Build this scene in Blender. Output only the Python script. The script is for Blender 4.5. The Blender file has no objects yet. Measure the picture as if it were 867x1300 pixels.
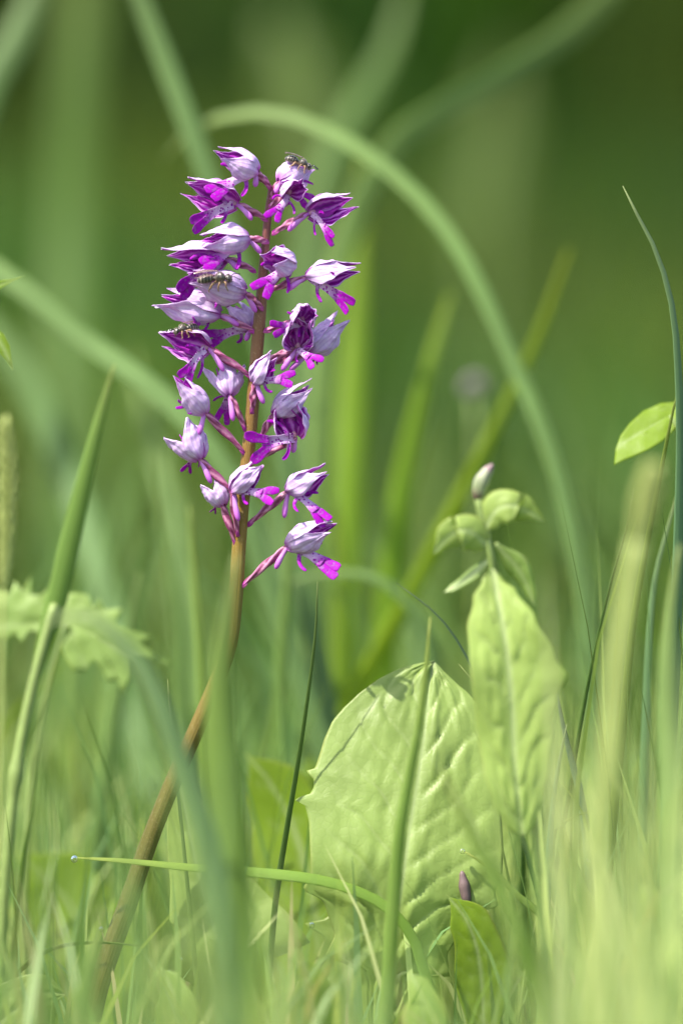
import bpy, math, random
import numpy as np
from mathutils import Vector, noise

# ------------------------------------------------------------------ camera, sky, sun, exposure
SC = bpy.context.scene
COL = SC.collection
RAD = math.radians
PX = 0.00017                       # metres per photograph pixel in the plane of focus
PITCH = RAD(4.0)
CAM = Vector((0.0, -2.0, 0.29))
FWD = Vector((0.0, math.cos(PITCH), -math.sin(PITCH)))
RIGHT = Vector((1.0, 0.0, 0.0))
UPC = RIGHT.cross(FWD)
D0 = 2.005                         # distance of the orchid from the lens

cd = bpy.data.cameras.new('camera')
cam = bpy.data.objects.new('camera', cd)
COL.objects.link(cam)
cam.location = CAM
cam.rotation_euler = (RAD(90) - PITCH, 0, 0)
cd.sensor_fit = 'VERTICAL'
cd.sensor_height = 36.0
cd.sensor_width = 24.0
cd.lens = 36.0 * D0 / (1300 * PX)
cd.clip_start = 0.05
cd.clip_end = 400.0
cd.dof.use_dof = True
cd.dof.focus_distance = D0 - 0.002
cd.dof.aperture_fstop = cd.lens / 62.0          # a 62 mm wide pupil
SC.camera = cam

SUN_EL, SUN_AZ = RAD(58), RAD(238)              # from the upper left, a little in front of the flowers
world = bpy.data.worlds.new('World')
SC.world = world
world.use_nodes = True
wn = world.node_tree
sky = wn.nodes.new('ShaderNodeTexSky')
sky.sky_type = 'NISHITA'
sky.sun_disc = False
sky.sun_elevation = SUN_EL
sky.sun_rotation = SUN_AZ
sky.dust_density = 2.5
wn.links.new(sky.outputs[0], wn.nodes['Background'].inputs[0])
wn.nodes['Background'].inputs[1].default_value = 0.15
sd = bpy.data.lights.new('sun', 'SUN')
sd.energy = 3.9
sd.angle = RAD(0.9)
sd.color = (1.0, 0.95, 0.86)
sun = bpy.data.objects.new('sun', sd)
COL.objects.link(sun)
sdir = Vector((math.sin(SUN_AZ) * math.cos(SUN_EL), math.cos(SUN_AZ) * math.cos(SUN_EL), math.sin(SUN_EL)))
sun.rotation_euler = (-sdir).to_track_quat('-Z', 'Y').to_euler()

vs = SC.view_settings
vs.view_transform = 'Standard'
vs.look = 'None'
vs.gamma = 1.0
vs.use_curve_mapping = False
vs.exposure = 1.25
cy = SC.cycles
cy.use_denoising = True
cy.denoiser = 'OPENIMAGEDENOISE'
cy.use_adaptive_sampling = True
cy.adaptive_threshold = 0.012
cy.max_bounces = 9
cy.diffuse_bounces = 5
cy.glossy_bounces = 3
cy.transmission_bounces = 7
cy.transparent_max_bounces = 6
cy.sample_clamp_indirect = 6.0
cy.sample_clamp_direct = 0.0

# ------------------------------------------------------------------ helpers
def W(px, py, d=0.0):
    """photograph position at d pixels (0.17 mm each) nearer than the focus plane -> world point"""
    D = D0 - d * PX
    k = PX * D / D0
    return CAM + FWD * D + RIGHT * ((px - 433.5) * k) + UPC * ((650 - py) * k)

def Q(v):            # (right, up, towards) in pixels -> world
    return W(v[0], -v[1], v[2])

def q3(p):           # (px, py, d) -> right-handed pixel space
    return Vector((p[0], -p[1], p[2] if len(p) > 2 else 0.0))

def lerp_tab(tab, s):
    if s <= tab[0][0]: return tab[0][1]
    for (a, va), (b, vb) in zip(tab, tab[1:]):
        if s <= b:
            return va + (vb - va) * (s - a) / max(b - a, 1e-9)
    return tab[-1][1]

def smooth_tab(tab, s):
    if s <= tab[0][0]: return tab[0][1]
    for (a, va), (b, vb) in zip(tab, tab[1:]):
        if s <= b:
            k = (s - a) / max(b - a, 1e-9)
            k = k * k * (3 - 2 * k)
            return va + (vb - va) * k
    return tab[-1][1]

def spline(pts, n):
    """Catmull-Rom through points (Vectors); n samples evenly spread by length"""
    P = [Vector(p) for p in pts]
    if len(P) == 2:
        return [P[0].lerp(P[1], i / (n - 1)) for i in range(n)]
    P = [P[0] * 2 - P[1]] + P + [P[-1] * 2 - P[-2]]
    raw = []
    for i in range(1, len(P) - 2):
        a, b, c, e = P[i - 1], P[i], P[i + 1], P[i + 2]
        for k in range(24):
            t = k / 24
            raw.append(0.5 * ((2 * b) + (c - a) * t + (2 * a - 5 * b + 4 * c - e) * t * t + (3 * b - a - 3 * c + e) * t ** 3))
    raw.append(P[-2].copy())
    L = [0.0]
    for a, b in zip(raw, raw[1:]): L.append(L[-1] + (b - a).length)
    out, j = [], 0
    for i in range(n):
        t = L[-1] * i / (n - 1)
        while j < len(L) - 2 and L[j + 1] < t: j += 1
        out.append(raw[j].lerp(raw[j + 1], (t - L[j]) / max(L[j + 1] - L[j], 1e-12)))
    return out

class MB:
    """collects vertices (world space), faces, uvs and a per-vertex colour, then links ONE mesh object"""
    def __init__(s):
        s.v, s.f, s.uv, s.c, s.m = [], [], [], [], []
    def vert(s, p, uv=(0, 0), c=(1, 1, 1)):
        s.v.append(tuple(p)); s.uv.append(uv); s.c.append(c)
        return len(s.v) - 1
    def face(s, *ids, m=0):
        s.f.append(ids); s.m.append(m)
    def grid(s, rows, m=0, closed=False):
        for a, b in zip(rows, rows[1:]):
            n = len(a)
            for j in range(n if closed else n - 1):
                k = (j + 1) % n
                s.face(a[j], a[k], b[k], b[j], m=m)
    def build(s, name, mats, parent=None, origin=None, smooth=True):
        if origin is None:
            origin = parent['_o'] if parent is not None else (0, 0, 0)
        o3 = Vector(origin)
        me = bpy.data.meshes.new(name)
        me.from_pydata([tuple(Vector(p) - o3) for p in s.v], [], s.f)
        uvl = me.uv_layers.new(name='UVMap')
        idx = np.empty(len(me.loops), dtype=np.int32)
        me.loops.foreach_get('vertex_index', idx)
        uvl.data.foreach_set('uv', np.array(s.uv, dtype=np.float32)[idx].ravel())
        ca = me.color_attributes.new('Col', 'FLOAT_COLOR', 'POINT')
        c4 = np.ones((len(s.v), 4), dtype=np.float32)
        c4[:, :3] = np.array(s.c, dtype=np.float32)
        ca.data.foreach_set('color', c4.ravel())
        if not isinstance(mats, (list, tuple)): mats = [mats]
        for m in mats: me.materials.append(m)
        if any(s.m): me.polygons.foreach_set('material_index', np.array(s.m, dtype=np.int32))
        if smooth: me.polygons.foreach_set('use_smooth', np.ones(len(s.f), dtype=bool))
        me.update()
        o = bpy.data.objects.new(name, me)
        COL.objects.link(o)
        place(o, parent, o3)
        return o

def place(o, parent, origin):
    o['_o'] = tuple(origin)
    if parent is not None:
        o.parent = parent
        o.location = Vector(origin) - Vector(parent['_o'])
    else:
        o.location = origin

def empty(name, origin, parent=None):
    o = bpy.data.objects.new(name, None)
    o.empty_display_size = 0.005
    COL.objects.link(o)
    place(o, parent, Vector(origin))
    return o

def tag(o, label=None, cat=None, group=None, kind=None):
    if label: o['label'] = label
    if cat: o['category'] = cat
    if group: o['group'] = group
    if kind: o['kind'] = kind
    return o

def solid(o, t, sub=1, offset=-1.0, inner=0):
    m = o.modifiers.new('solid', 'SOLIDIFY')
    m.thickness = t; m.offset = offset; m.use_quality_normals = True
    m.material_offset = inner; m.material_offset_rim = 0
    if sub:
        q = o.modifiers.new('smooth', 'SUBSURF')
        q.levels = sub; q.render_levels = sub

def tube(mb, pts, rad, nseg=10, c=(1, 1, 1), rib=0.0, nrib=6, twist=0.0, cap=True, squash=None):
    """tube through world points; rad(s) in metres"""
    n = len(pts)
    t0 = (pts[1] - pts[0]).normalized()
    ref = Vector((0, 1, 0)) if abs(t0.y) < 0.9 else Vector((1, 0, 0))
    side = t0.cross(ref).normalized()
    rows = []
    for i, p in enumerate(pts):
        t = (pts[min(i + 1, n - 1)] - pts[max(i - 1, 0)]).normalized()
        side = (side - t * side.dot(t)).normalized()
        b = t.cross(side)
        s = i / (n - 1)
        r0 = rad(s)
        row = []
        for j in range(nseg):
            a = 2 * math.pi * j / nseg
            r = r0 * (1 + rib * math.cos(nrib * (a + twist * s)))
            row.append(mb.vert(p + (side * math.cos(a) + b * math.sin(a)) * r, (j / nseg, s), c))
        rows.append(row)
    mb.grid(rows, closed=True)
    if cap:
        t = (pts[0] - pts[1]).normalized()
        a = mb.vert(pts[0] + t * rad(0) * 0.5, (0.5, 0), c)
        for j in range(nseg): mb.face(rows[0][(j + 1) % nseg], rows[0][j], a)
        t = (pts[-1] - pts[-2]).normalized()
        a = mb.vert(pts[-1] + t * rad(1) * 0.5, (0.5, 1), c)
        for j in range(nseg): mb.face(rows[-1][j], rows[-1][(j + 1) % nseg], a)

# ------------------------------------------------------------------ materials
class NT:
    def __init__(s, name):
        s.mat = bpy.data.materials.new(name)
        s.mat.use_nodes = True
        s.t = s.mat.node_tree
        s.t.nodes.clear()
    def n(s, typ, **kw):
        nd = s.t.nodes.new('ShaderNode' + typ)
        for k, v in kw.items():
            if k.startswith('i_'):
                nd.inputs[k[2:].replace('_', ' ')].default_value = v
            else:
                setattr(nd, k, v)
        return nd
    def l(s, a, b): s.t.links.new(a, b)
    def math(s, op, a, b=None, c=None, clamp=False):
        nd = s.t.nodes.new('ShaderNodeMath'); nd.operation = op; nd.use_clamp = clamp
        for i, x in enumerate((a, b, c)):
            if x is None: continue
            if isinstance(x, (int, float)): nd.inputs[i].default_value = x
            else: s.l(x, nd.inputs[i])
        return nd.outputs[0]
    def mix(s, f, a, b, mode='MIX'):
        nd = s.t.nodes.new('ShaderNodeMix'); nd.data_type = 'RGBA'; nd.blend_type = mode
        for sock, x in ((nd.inputs[0], f), (nd.inputs[6], a), (nd.inputs[7], b)):
            if isinstance(x, (int, float)): sock.default_value = x
            elif isinstance(x, (tuple, list)): sock.default_value = (*x[:3], 1)
            else: s.l(x, sock)
        return nd.outputs[2]
    def ramp(s, f, stops):
        nd = s.t.nodes.new('ShaderNodeValToRGB')
        while len(nd.color_ramp.elements) < len(stops): nd.color_ramp.elements.new(0.5)
        for e, (p, c) in zip(nd.color_ramp.elements, stops):
            e.position = p; e.color = (*c, 1) if len(c) == 3 else c
        s.l(f, nd.inputs[0])
        return nd.outputs[0]
    def noise(s, scale, detail=3, coord='Object', rough=0.5):
        tc = s.n('TexCoord')
        nz = s.n('TexNoise'); nz.inputs['Scale'].default_value = scale; nz.inputs['Detail'].default_value = detail
        nz.inputs['Roughness'].default_value = rough
        s.l(tc.outputs[coord], nz.inputs['Vector'])
        return nz.outputs[0]
    def uv(s):
        tc = s.n('TexCoord'); sp = s.n('SeparateXYZ')
        s.l(tc.outputs['UV'], sp.inputs[0])
        return sp.outputs[0], sp.outputs[1]
    def attr(s):
        a = s.n('Attribute'); a.attribute_name = 'Col'
        return a.outputs['Color']
    def leaf(s, col, tcol=None, trans=0.35, rough=0.5, spec=0.4, bump=None, bd=0.0002, bs=0.5, coat=0.0):
        """a thin plant surface: reflecting sheet mixed with light let through"""
        p = s.n('BsdfPrincipled')
        p.inputs['Roughness'].default_value = rough
        p.inputs['Specular IOR Level'].default_value = spec
        if coat: p.inputs['Coat Weight'].default_value = coat
        tr = s.n('BsdfTranslucent')
        for x, sock in ((col, p.inputs['Base Color']), (tcol if tcol is not None else col, tr.inputs['Color'])):
            if isinstance(x, (tuple, list)): sock.default_value = (*x, 1)
            else: s.l(x, sock)
        if bump is not None:
            b = s.n('Bump'); b.inputs['Distance'].default_value = bd; b.inputs['Strength'].default_value = bs
            s.l(bump, b.inputs['Height'])
            s.l(b.outputs[0], p.inputs['Normal'])
        mx = s.n('MixShader'); mx.inputs[0].default_value = trans
        s.l(p.outputs[0], mx.inputs[1]); s.l(tr.outputs[0], mx.inputs[2])
        out = s.n('OutputMaterial'); s.l(mx.outputs[0], out.inputs[0])
        return s.mat

def m_sepal_outer():
    t = NT('sepal_outer')
    u, v = t.uv()
    nz = t.noise(900, 3)
    st = t.math('SINE', t.math('ADD', t.math('MULTIPLY', u, 44.0), t.math('MULTIPLY', nz, 2.2)))
    st = t.math('POWER', t.math('MULTIPLY_ADD', st, 0.5, 0.5), 3.0)
    base = t.ramp(nz, [(0.3, (0.64, 0.45, 0.75)), (0.55, (0.77, 0.60, 0.84)), (0.75, (0.86, 0.75, 0.90))])
    c = t.mix(t.math('MULTIPLY', st, 0.36), base, (0.42, 0.20, 0.54))
    nz2 = t.noise(420, 2)
    c = t.mix(t.math('MULTIPLY', t.math('GREATER_THAN', nz2, 0.6), 0.10), c, (0.45, 0.10, 0.35))
    fb = t.math('SUBTRACT', 1.0, t.math('MULTIPLY', t.math('ADD', v, t.math('MULTIPLY', nz, 0.05)), 5.0), clamp=True)
    c = t.mix(t.math('MULTIPLY', fb, 0.9), c, (0.42, 0.02, 0.42))
    return t.leaf(c, t.mix(0.5, c, (0.75, 0.40, 0.80)), trans=0.36, rough=0.55, spec=0.2, bump=st, bd=0.0001, bs=0.35)

def m_sepal_inner():
    t = NT('sepal_inner')
    u, v = t.uv()
    nz = t.noise(700, 3)
    st = t.math('SINE', t.math('ADD', t.math('MULTIPLY', u, 21.0), t.math('MULTIPLY', nz, 4.0)))
    st = t.math('MULTIPLY_ADD', st, 0.5, 0.5)
    c = t.ramp(st, [(0.0, (0.12, 0.0, 0.14)), (0.25, (0.30, 0.005, 0.34)), (0.6, (0.48, 0.03, 0.51)), (0.95, (0.72, 0.30, 0.75))])
    fb = t.math('SUBTRACT', 1.0, t.math('MULTIPLY', v, 5.0), clamp=True)
    c = t.mix(t.math('MULTIPLY', fb, 0.6), c, (0.35, 0.05, 0.12))
    edge = t.math('GREATER_THAN', t.math('ABSOLUTE', t.math('SUBTRACT', u, 0.5)), 0.455)
    c = t.mix(edge, c, (0.7, 0.5, 0.75))
    return t.leaf(c, (0.7, 0.10, 0.7), trans=0.25, rough=0.45, spec=0.3, bump=st, bd=0.0001)

def m_lip():
    t = NT('labellum')
    a = t.n('Attribute'); a.attribute_name = 'Col'
    sp = t.n('SeparateColor'); t.l(a.outputs['Color'], sp.inputs[0])
    tint = sp.outputs[0]
    tc = t.n('TexCoord')
    vo = t.n('TexVoronoi'); vo.inputs['Scale'].default_value = 1300; t.l(tc.outputs['Object'], vo.inputs['Vector'])
    dots = t.math('LESS_THAN', vo.outputs['Distance'], 0.33)
    nz = t.noise(1300, 3)
    white = t.mix(dots, (0.76, 0.56, 0.78), (0.26, 0.01, 0.28))
    mag = t.ramp(nz, [(0.3, (0.20, 0.001, 0.25)), (0.7, (0.38, 0.004, 0.42))])
    c = t.mix(t.math('MULTIPLY_ADD', t.math('SUBTRACT', nz, 0.5), 0.7, tint, clamp=True), white, mag)
    return t.leaf(c, t.mix(0.5, c, (0.5, 0.01, 0.55)), trans=0.22, rough=0.55, spec=0.12, bump=nz, bd=0.0001)

def m_spur():
    t = NT('spur')
    u, v = t.uv()
    nz = t.noise(900, 3)
    c = t.ramp(v, [(0.0, (0.42, 0.12, 0.46)), (0.45, (0.60, 0.30, 0.65)), (1.0, (0.50, 0.08, 0.54))])
    c = t.mix(t.math('MULTIPLY', nz, 0.5), c, (0.48, 0.10, 0.50))
    return t.leaf(c, (0.75, 0.25, 0.75), trans=0.15, rough=0.5, spec=0.3, bump=nz, bd=0.0001)

def m_ovary():
    t = NT('ovary')
    u, v = t.uv()
    nz = t.noise(700, 4)
    st = t.math('SINE', t.math('ADD', t.math('MULTIPLY', t.math('ADD', u, t.math('MULTIPLY', v, 0.7)), 18.85), t.math('MULTIPLY', nz, 5.0)))
    st = t.math('MULTIPLY_ADD', st, 0.5, 0.5)
    c = t.ramp(t.math('MULTIPLY_ADD', nz, 0.5, t.math('MULTIPLY', st, 0.55)),
               [(0.15, (0.13, 0.015, 0.055)), (0.5, (0.30, 0.07, 0.17)), (0.85, (0.52, 0.22, 0.33))])
    c = t.mix(t.math('SUBTRACT', 1.0, t.math('MULTIPLY', v, 9.0), clamp=True), c, (0.34, 0.01, 0.26))
    return t.leaf(c, trans=0.06, rough=0.42, spec=0.4, bump=nz, bd=0.0002)

def m_stem():
    t = NT('orchid_stem')
    u, v = t.uv()
    nz = t.noise(260, 5)
    tc = t.n('TexCoord'); mp = t.n('Mapping'); mp.inputs['Scale'].default_value = (60, 6, 1)
    t.l(tc.outputs['UV'], mp.inputs[0])
    fn = t.n('TexNoise'); fn.inputs['Scale'].default_value = 1.0; fn.inputs['Detail'].default_value = 5
    t.l(mp.outputs[0], fn.inputs['Vector'])
    c = t.ramp(v, [(0.0, (0.080, 0.088, 0.006)), (0.25, (0.095, 0.088, 0.005)), (0.40, (0.115, 0.098, 0.006)), (0.52, (0.18, 0.125, 0.010)),
                   (0.68, (0.26, 0.165, 0.022)), (0.86, (0.22, 0.11, 0.045)), (1.0, (0.20, 0.045, 0.07))])
    c = t.mix(t.math('MULTIPLY', fn.outputs[0], 0.8), c, t.mix(1.0, c, (0.60, 0.54, 0.35), 'MULTIPLY'))
    sp = t.math('GREATER_THAN', t.noise(2600, 1), 0.66)
    c = t.mix(t.math('MULTIPLY', sp, 0.22), c, (0.50, 0.42, 0.24))
    return t.leaf(c, trans=0.04, rough=0.42, spec=0.4, bump=fn.outputs[0], bd=0.0006)

def m_bract():
    t = NT('bract')
    nz = t.noise(900, 2)
    return t.leaf(t.ramp(nz, [(0.3, (0.30, 0.01, 0.22)), (0.7, (0.42, 0.10, 0.24))]), trans=0.15)

def m_simple(name, col, rough=0.5, trans=0.0, spec=0.4, nscale=None, amt=0.3, bd=0.0002):
    t = NT(name)
    if nscale:
        nz = t.noise(nscale, 4)
        c = t.mix(nz, tuple(x * (1 - amt) for x in col), tuple(min(1, x * (1 + amt)) for x in col))
        return t.leaf(c, trans=trans, rough=rough, spec=spec, bump=nz, bd=bd)
    return t.leaf(col, trans=trans, rough=rough, spec=spec)

def m_grass(name, col, tcol, trans=0.4, rough=0.48, spec=0.26):
    """blade with parallel veins, its colour tinted per vertex"""
    t = NT(name)
    u, v = t.uv()
    st = t.math('MULTIPLY_ADD', t.math('SINE', t.math('MULTIPLY', u, 60.0)), 0.5, 0.5)
    nz = t.noise(60, 4)
    a = t.attr()
    c = t.mix(nz, tuple(x * 0.72 for x in col), tuple(x * 1.25 for x in col))
    c = t.mix(t.math('MULTIPLY', st, 0.25), c, tuple(x * 1.5 for x in col))
    tipf = t.math('POWER', v, 9.0)
    c = t.mix(t.math('MULTIPLY', tipf, 0.35), c, (0.35, 0.28, 0.12))
    c = t.mix(1.0, c, a, 'MULTIPLY')
    tc = t.mix(1.0, tcol, a, 'MULTIPLY')
    return t.leaf(c, tc, trans=trans, rough=rough, spec=spec, bump=st, bd=0.00012, bs=0.4)

def m_sward(name, trans=0.4):
    """many blades: the vertex colour alone"""
    t = NT(name)
    a = t.attr()
    u, v = t.uv()
    tc = t.mix(1.0, a, (1.5, 1.47, 0.66), 'MULTIPLY')
    return t.leaf(a, tc, trans=trans, rough=0.55, spec=0.18)

def m_broadleaf(name, col, tcol, vein=(0.42, 0.50, 0.22), trans=0.34, rough=0.47, spec=0.42, scale=500):
    t = NT(name)
    a = t.n('Attribute'); a.attribute_name = 'Col'
    sp = t.n('SeparateColor'); t.l(a.outputs['Color'], sp.inputs[0])
    nz = t.noise(scale, 4)
    nz2 = t.noise(scale * 0.12, 3)
    c = t.mix(nz2, tuple(x * 0.6 for x in col), tuple(x * 1.38 for x in col))
    tc = t.n('TexCoord')
    vo = t.n('TexVoronoi'); vo.feature = 'DISTANCE_TO_EDGE'; vo.inputs['Scale'].default_value = scale * 1.15
    wz = t.n('TexNoise'); wz.inputs['Scale'].default_value = scale * 0.5; t.l(tc.outputs['Object'], wz.inputs['Vector'])
    va = t.n('VectorMath'); va.operation = 'MULTIPLY_ADD'; va.inputs[1].default_value = (.0016, .0016, .0016)
    t.l(wz.outputs['Color'], va.inputs[0]); t.l(tc.outputs['Object'], va.inputs[2])
    t.l(va.outputs[0], vo.inputs['Vector'])
    net = t.math('SUBTRACT', 1.0, t.math('MULTIPLY', vo.outputs['Distance'], 9.0), clamp=True)
    c = t.mix(t.math('MULTIPLY', net, 0.12), c, tuple(x * 0.62 for x in col))
    c = t.mix(sp.outputs[0], c, vein)                     # red channel: pale midrib and veins
    c = t.mix(sp.outputs[1], c, (0.20, 0.10, 0.05))       # green channel: browned margin
    h = t.math('MULTIPLY_ADD', net, -0.28, nz)
    return t.leaf(c, tcol, trans=trans, rough=rough, spec=spec, bump=h, bd=0.0002, bs=0.35)

MAT = dict(
    sep_o=m_sepal_outer(), sep_i=m_sepal_inner(), lip=m_lip(), spur=m_spur(), ovary=m_ovary(), stem=m_stem(), bract=m_bract(),
    column=m_simple('column', (0.45, 0.22, 0.30), nscale=1500),
    inner=m_simple('inner_petal', (0.40, 0.02, 0.42), trans=0.15, nscale=1200),
    green=m_grass('grass_green', (0.11, 0.185, 0.040), (0.24, 0.36, 0.040)),
    blue=m_grass('grass_bluegreen', (0.10, 0.19, 0.105), (0.14, 0.27, 0.08), trans=0.3),
    yellow=m_grass('grass_yellow', (0.17, 0.26, 0.03), (0.36, 0.45, 0.03), trans=0.5),
    pale=m_grass('grass_pale', (0.20, 0.29, 0.085), (0.28, 0.39, 0.07), trans=0.35),
    straw=m_grass('grass_straw', (0.40, 0.46, 0.15), (0.50, 0.55, 0.14), trans=0.35),
    sward=m_sward('sward'),
    dandelion=m_broadleaf('dandelion_leaf', (0.265, 0.36, 0.088), (0.40, 0.53, 0.05), vein=(0.38, 0.46, 0.20)),
    herb=m_broadleaf('herb_leaf', (0.34, 0.44, 0.115), (0.54, 0.67, 0.10), vein=(0.52, 0.60, 0.30), trans=0.45, spec=0.3),
    crow=m_broadleaf('crowfoot_leaf', (0.25, 0.36, 0.085), (0.40, 0.55, 0.05), trans=0.35),
    yleaf=m_broadleaf('yellow_leaf', (0.22, 0.33, 0.02), (0.46, 0.58, 0.02), trans=0.5),
    dimleaf=m_broadleaf('dark_leaf', (0.10, 0.16, 0.02), (0.16, 0.24, 0.015), trans=0.35),
    hstem=m_simple('herb_stem', (0.20, 0.27, 0.07), trans=0.1, nscale=300),
    hbrown=m_simple('herb_brown', (0.16, 0.10, 0.05), trans=0.05, nscale=300),
)

def m_ground():
    t = NT('soil')
    a = t.noise(3.0, 6, rough=0.65)
    b = t.noise(60.0, 5)
    c = t.ramp(a, [(0.3, (0.030, 0.038, 0.012)), (0.5, (0.045, 0.072, 0.018)), (0.7, (0.060, 0.095, 0.026))])
    c = t.mix(t.math('MULTIPLY', b, 0.5), c, (0.05, 0.035, 0.018))
    return t.leaf(c, trans=0.0, rough=0.95, spec=0.1, bump=b, bd=0.01)

# ------------------------------------------------------------------ ground
mb = MB()
xs = [-150, -30, -6, -2, -0.8, -0.3, 0, 0.3, 0.8, 2, 6, 30, 150]
ys = [-60, -10, -3, -1.2, -0.5, 0, 0.5, 1.2, 3, 6, 10, 30, 80, 240]
rows = [[mb.vert((x, y, 0.012 * noise.noise((x * 1.3, y * 1.3, 0)) if abs(x) < 10 and y < 20 else 0), (x, y)) for x in xs] for y in ys]
mb.grid(rows)
tag(mb.build('ground', m_ground()), kind='structure')

# ------------------------------------------------------------------ meadow grass that nobody could count
def sward(name, label, n, ypos, xhalf, height, width, colours, lean=0.5, seed=1, xc=lambda y: 0.0, clump=0.0, keep=None, bend=(0.1, 0.9), base=0.0, given=None, mott=0.0):
    """n blades as one mesh; ypos(rng,n) gives distances, xhalf(y) the half width, height and width (lo,hi) functions of y"""
    rng = np.random.default_rng(seed)
    if given is not None:
        x, y, h = given(rng); n = len(x)
    else:
        y = ypos(rng, n)
        x = (rng.random(n) * 2 - 1) * xhalf(y) + xc(y)
    if given is None: h = height(rng, x, y)
    w = width(rng, x, y)
    az = rng.random(n) * 2 * np.pi
    ln = lean * rng.normal(0, 1, n)
    bd = rng.uniform(bend[0], bend[1], n)
    face = rng.random(n) * 2 * np.pi
    L = 6
    V = np.zeros((n, L, 2, 3), np.float32)
    dx, dy = np.cos(az), np.sin(az)
    ang = 0.12 * ln
    px, py, pz = x.copy(), y.copy(), np.full(n, base - 0.004)
    wx, wy = np.cos(face), np.sin(face)
    for i in range(L):
        s = i / (L - 1)
        ww = w * (0.75 + 0.6 * s - 1.32 * s ** 2.2) * 0.5
        V[:, i, 0] = np.stack([px - wx * ww, py - wy * ww, pz], 1)
        V[:, i, 1] = np.stack([px + wx * ww, py + wy * ww, pz], 1)
        ang = ang + bd * s * 0.55
        st = h / (L - 1)
        px = px + dx * np.sin(ang) * st; py = py + dy * np.sin(ang) * st; pz = pz + np.cos(ang) * st
    base = (np.arange(n) * L * 2)[:, None, None]
    r = (np.arange(L - 1) * 2)[None, :, None]
    F = (base + r + np.array([0, 1, 3, 2])[None, None, :]).reshape(-1)
    cols = np.array(colours, np.float32)
    ci = rng.integers(0, len(cols), n)
    c = cols[ci] * rng.uniform(0.75, 1.25, (n, 1)).astype(np.float32)
    if mott:                                              # patches of differing plants
        f = np.sin(x * 23 + 1.3 * np.sin(y * 3.1)) * np.sin(y * 5.3 + 2 * np.sin(x * 9)) + 0.6 * np.sin(x * 51 + y * 11)
        c = c * (1 + mott * f[:, None]).astype(np.float32)
        c[:, 0] *= (1 + 0.5 * mott * np.sin(x * 17 + y * 4)).astype(np.float32)
        c = np.clip(c, 0.01, 0.5)
    C = np.ones((n, L, 2, 4), np.float32)
    C[..., :3] = c[:, None, None, :]
    me = bpy.data.meshes.new(name)
    nv, nf = n * L * 2, n * (L - 1)
    me.vertices.add(nv); me.vertices.foreach_set('co', V.reshape(-1))
    me.loops.add(nf * 4); me.loops.foreach_set('vertex_index', F.astype(np.int32))
    me.polygons.add(nf); me.polygons.foreach_set('loop_start', np.arange(nf, dtype=np.int32) * 4)
    me.polygons.foreach_set('use_smooth', np.ones(nf, bool))
    me.update(calc_edges=True)
    a = me.color_attributes.new('Col', 'FLOAT_COLOR', 'POINT'); a.data.foreach_set('color', C.reshape(-1))
    me.materials.append(MAT['sward'])
    o = bpy.data.objects.new(name, me); COL.objects.link(o)
    tag(o, label, 'grass', kind='stuff')
    return o

U = lambda lo, hi: (lambda rng, x, y: rng.uniform(lo, hi, len(x)))
DARK = [(0.0359, 0.0784, 0.0113), (0.0422, 0.0888, 0.014), (0.0539, 0.1032, 0.0121), (0.0297, 0.064, 0.0093)]
MID = [(0.0542, 0.103, 0.0146), (0.0666, 0.1199, 0.0162), (0.0465, 0.098, 0.0194), (0.0836, 0.1284, 0.0129)]
LIGHT = [(0.16, 0.26, 0.07), (0.19, 0.29, 0.09), (0.14, 0.25, 0.09), (0.23, 0.31, 0.08), (0.20, 0.31, 0.13)]
wedge = lambda y: 0.28 + 0.14 * np.maximum(y, 0)

sward('far_meadow', 'soft dark green far meadow behind everything', 26000, lambda r, n: 2.6 + 12 * r.random(n) ** 1.1, wedge,
      U(0.25, 0.50), U(0.010, 0.026), DARK, lean=1.0, seed=3, mott=.5)
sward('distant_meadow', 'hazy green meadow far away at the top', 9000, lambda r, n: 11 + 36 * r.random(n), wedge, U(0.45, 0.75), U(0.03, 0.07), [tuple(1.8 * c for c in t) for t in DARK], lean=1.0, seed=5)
sward('meadow_grass', 'blurred mid green meadow grass behind the orchid', 17000, lambda r, n: 0.55 + 2.1 * r.random(n), wedge,
      lambda r, x, y: r.uniform(0.05, 0.13, len(x)) + 0.03 * y, U(0.003, 0.008), MID, lean=0.9, seed=4, mott=.45)

# ------------------------------------------------------------------ the orchid
STEM = [(96, 1420, 0), (118, 1285, 0), (137, 1218, 0), (162, 1150, 0), (190, 1068, 0), (217, 1000, 0), (245, 936, 0), (259, 904, 0), (272, 873, 0),
        (285, 841, 0), (294, 808, 0), (298, 775, 0), (301, 740, 0), (303, 705, 0), (308, 640, 0), (318, 545, 0), (325, 460, 0), (331, 390, 0), (337, 310, 0), (342, 258, 0), (344, 236, 0)]
BASE = W(88, 1470, 0); BASE.z = 0.0
orchid = empty('orchid', BASE)
tag(orchid, 'tall purple orchid with a spike of lilac hooded flowers on a brown-green stem', 'orchid')
pts = spline([BASE] + [W(*p) for p in STEM], 120)
mb = MB()
tube(mb, pts, lambda s: PX * 0.5 * smooth_tab([(0, 30), (0.2, 26), (0.42, 21.5), (0.6, 18), (0.85, 16), (0.97, 10), (1, 6)], s), nseg=28, rib=0.035, nrib=9, twist=2.2)
mb.build('stem', MAT['stem'], orchid)

SEP_R = [(0, .30), (.06, .54), (.15, .80), (.26, .97), (.36, 1.0), (.54, .88), (.72, .64), (.87, .42), (1, .26)]
SEP_W = [(0, .80), (.15, .98), (.32, 1.0), (.52, .86), (.70, .56), (.85, .28), (1, .035)]

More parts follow.
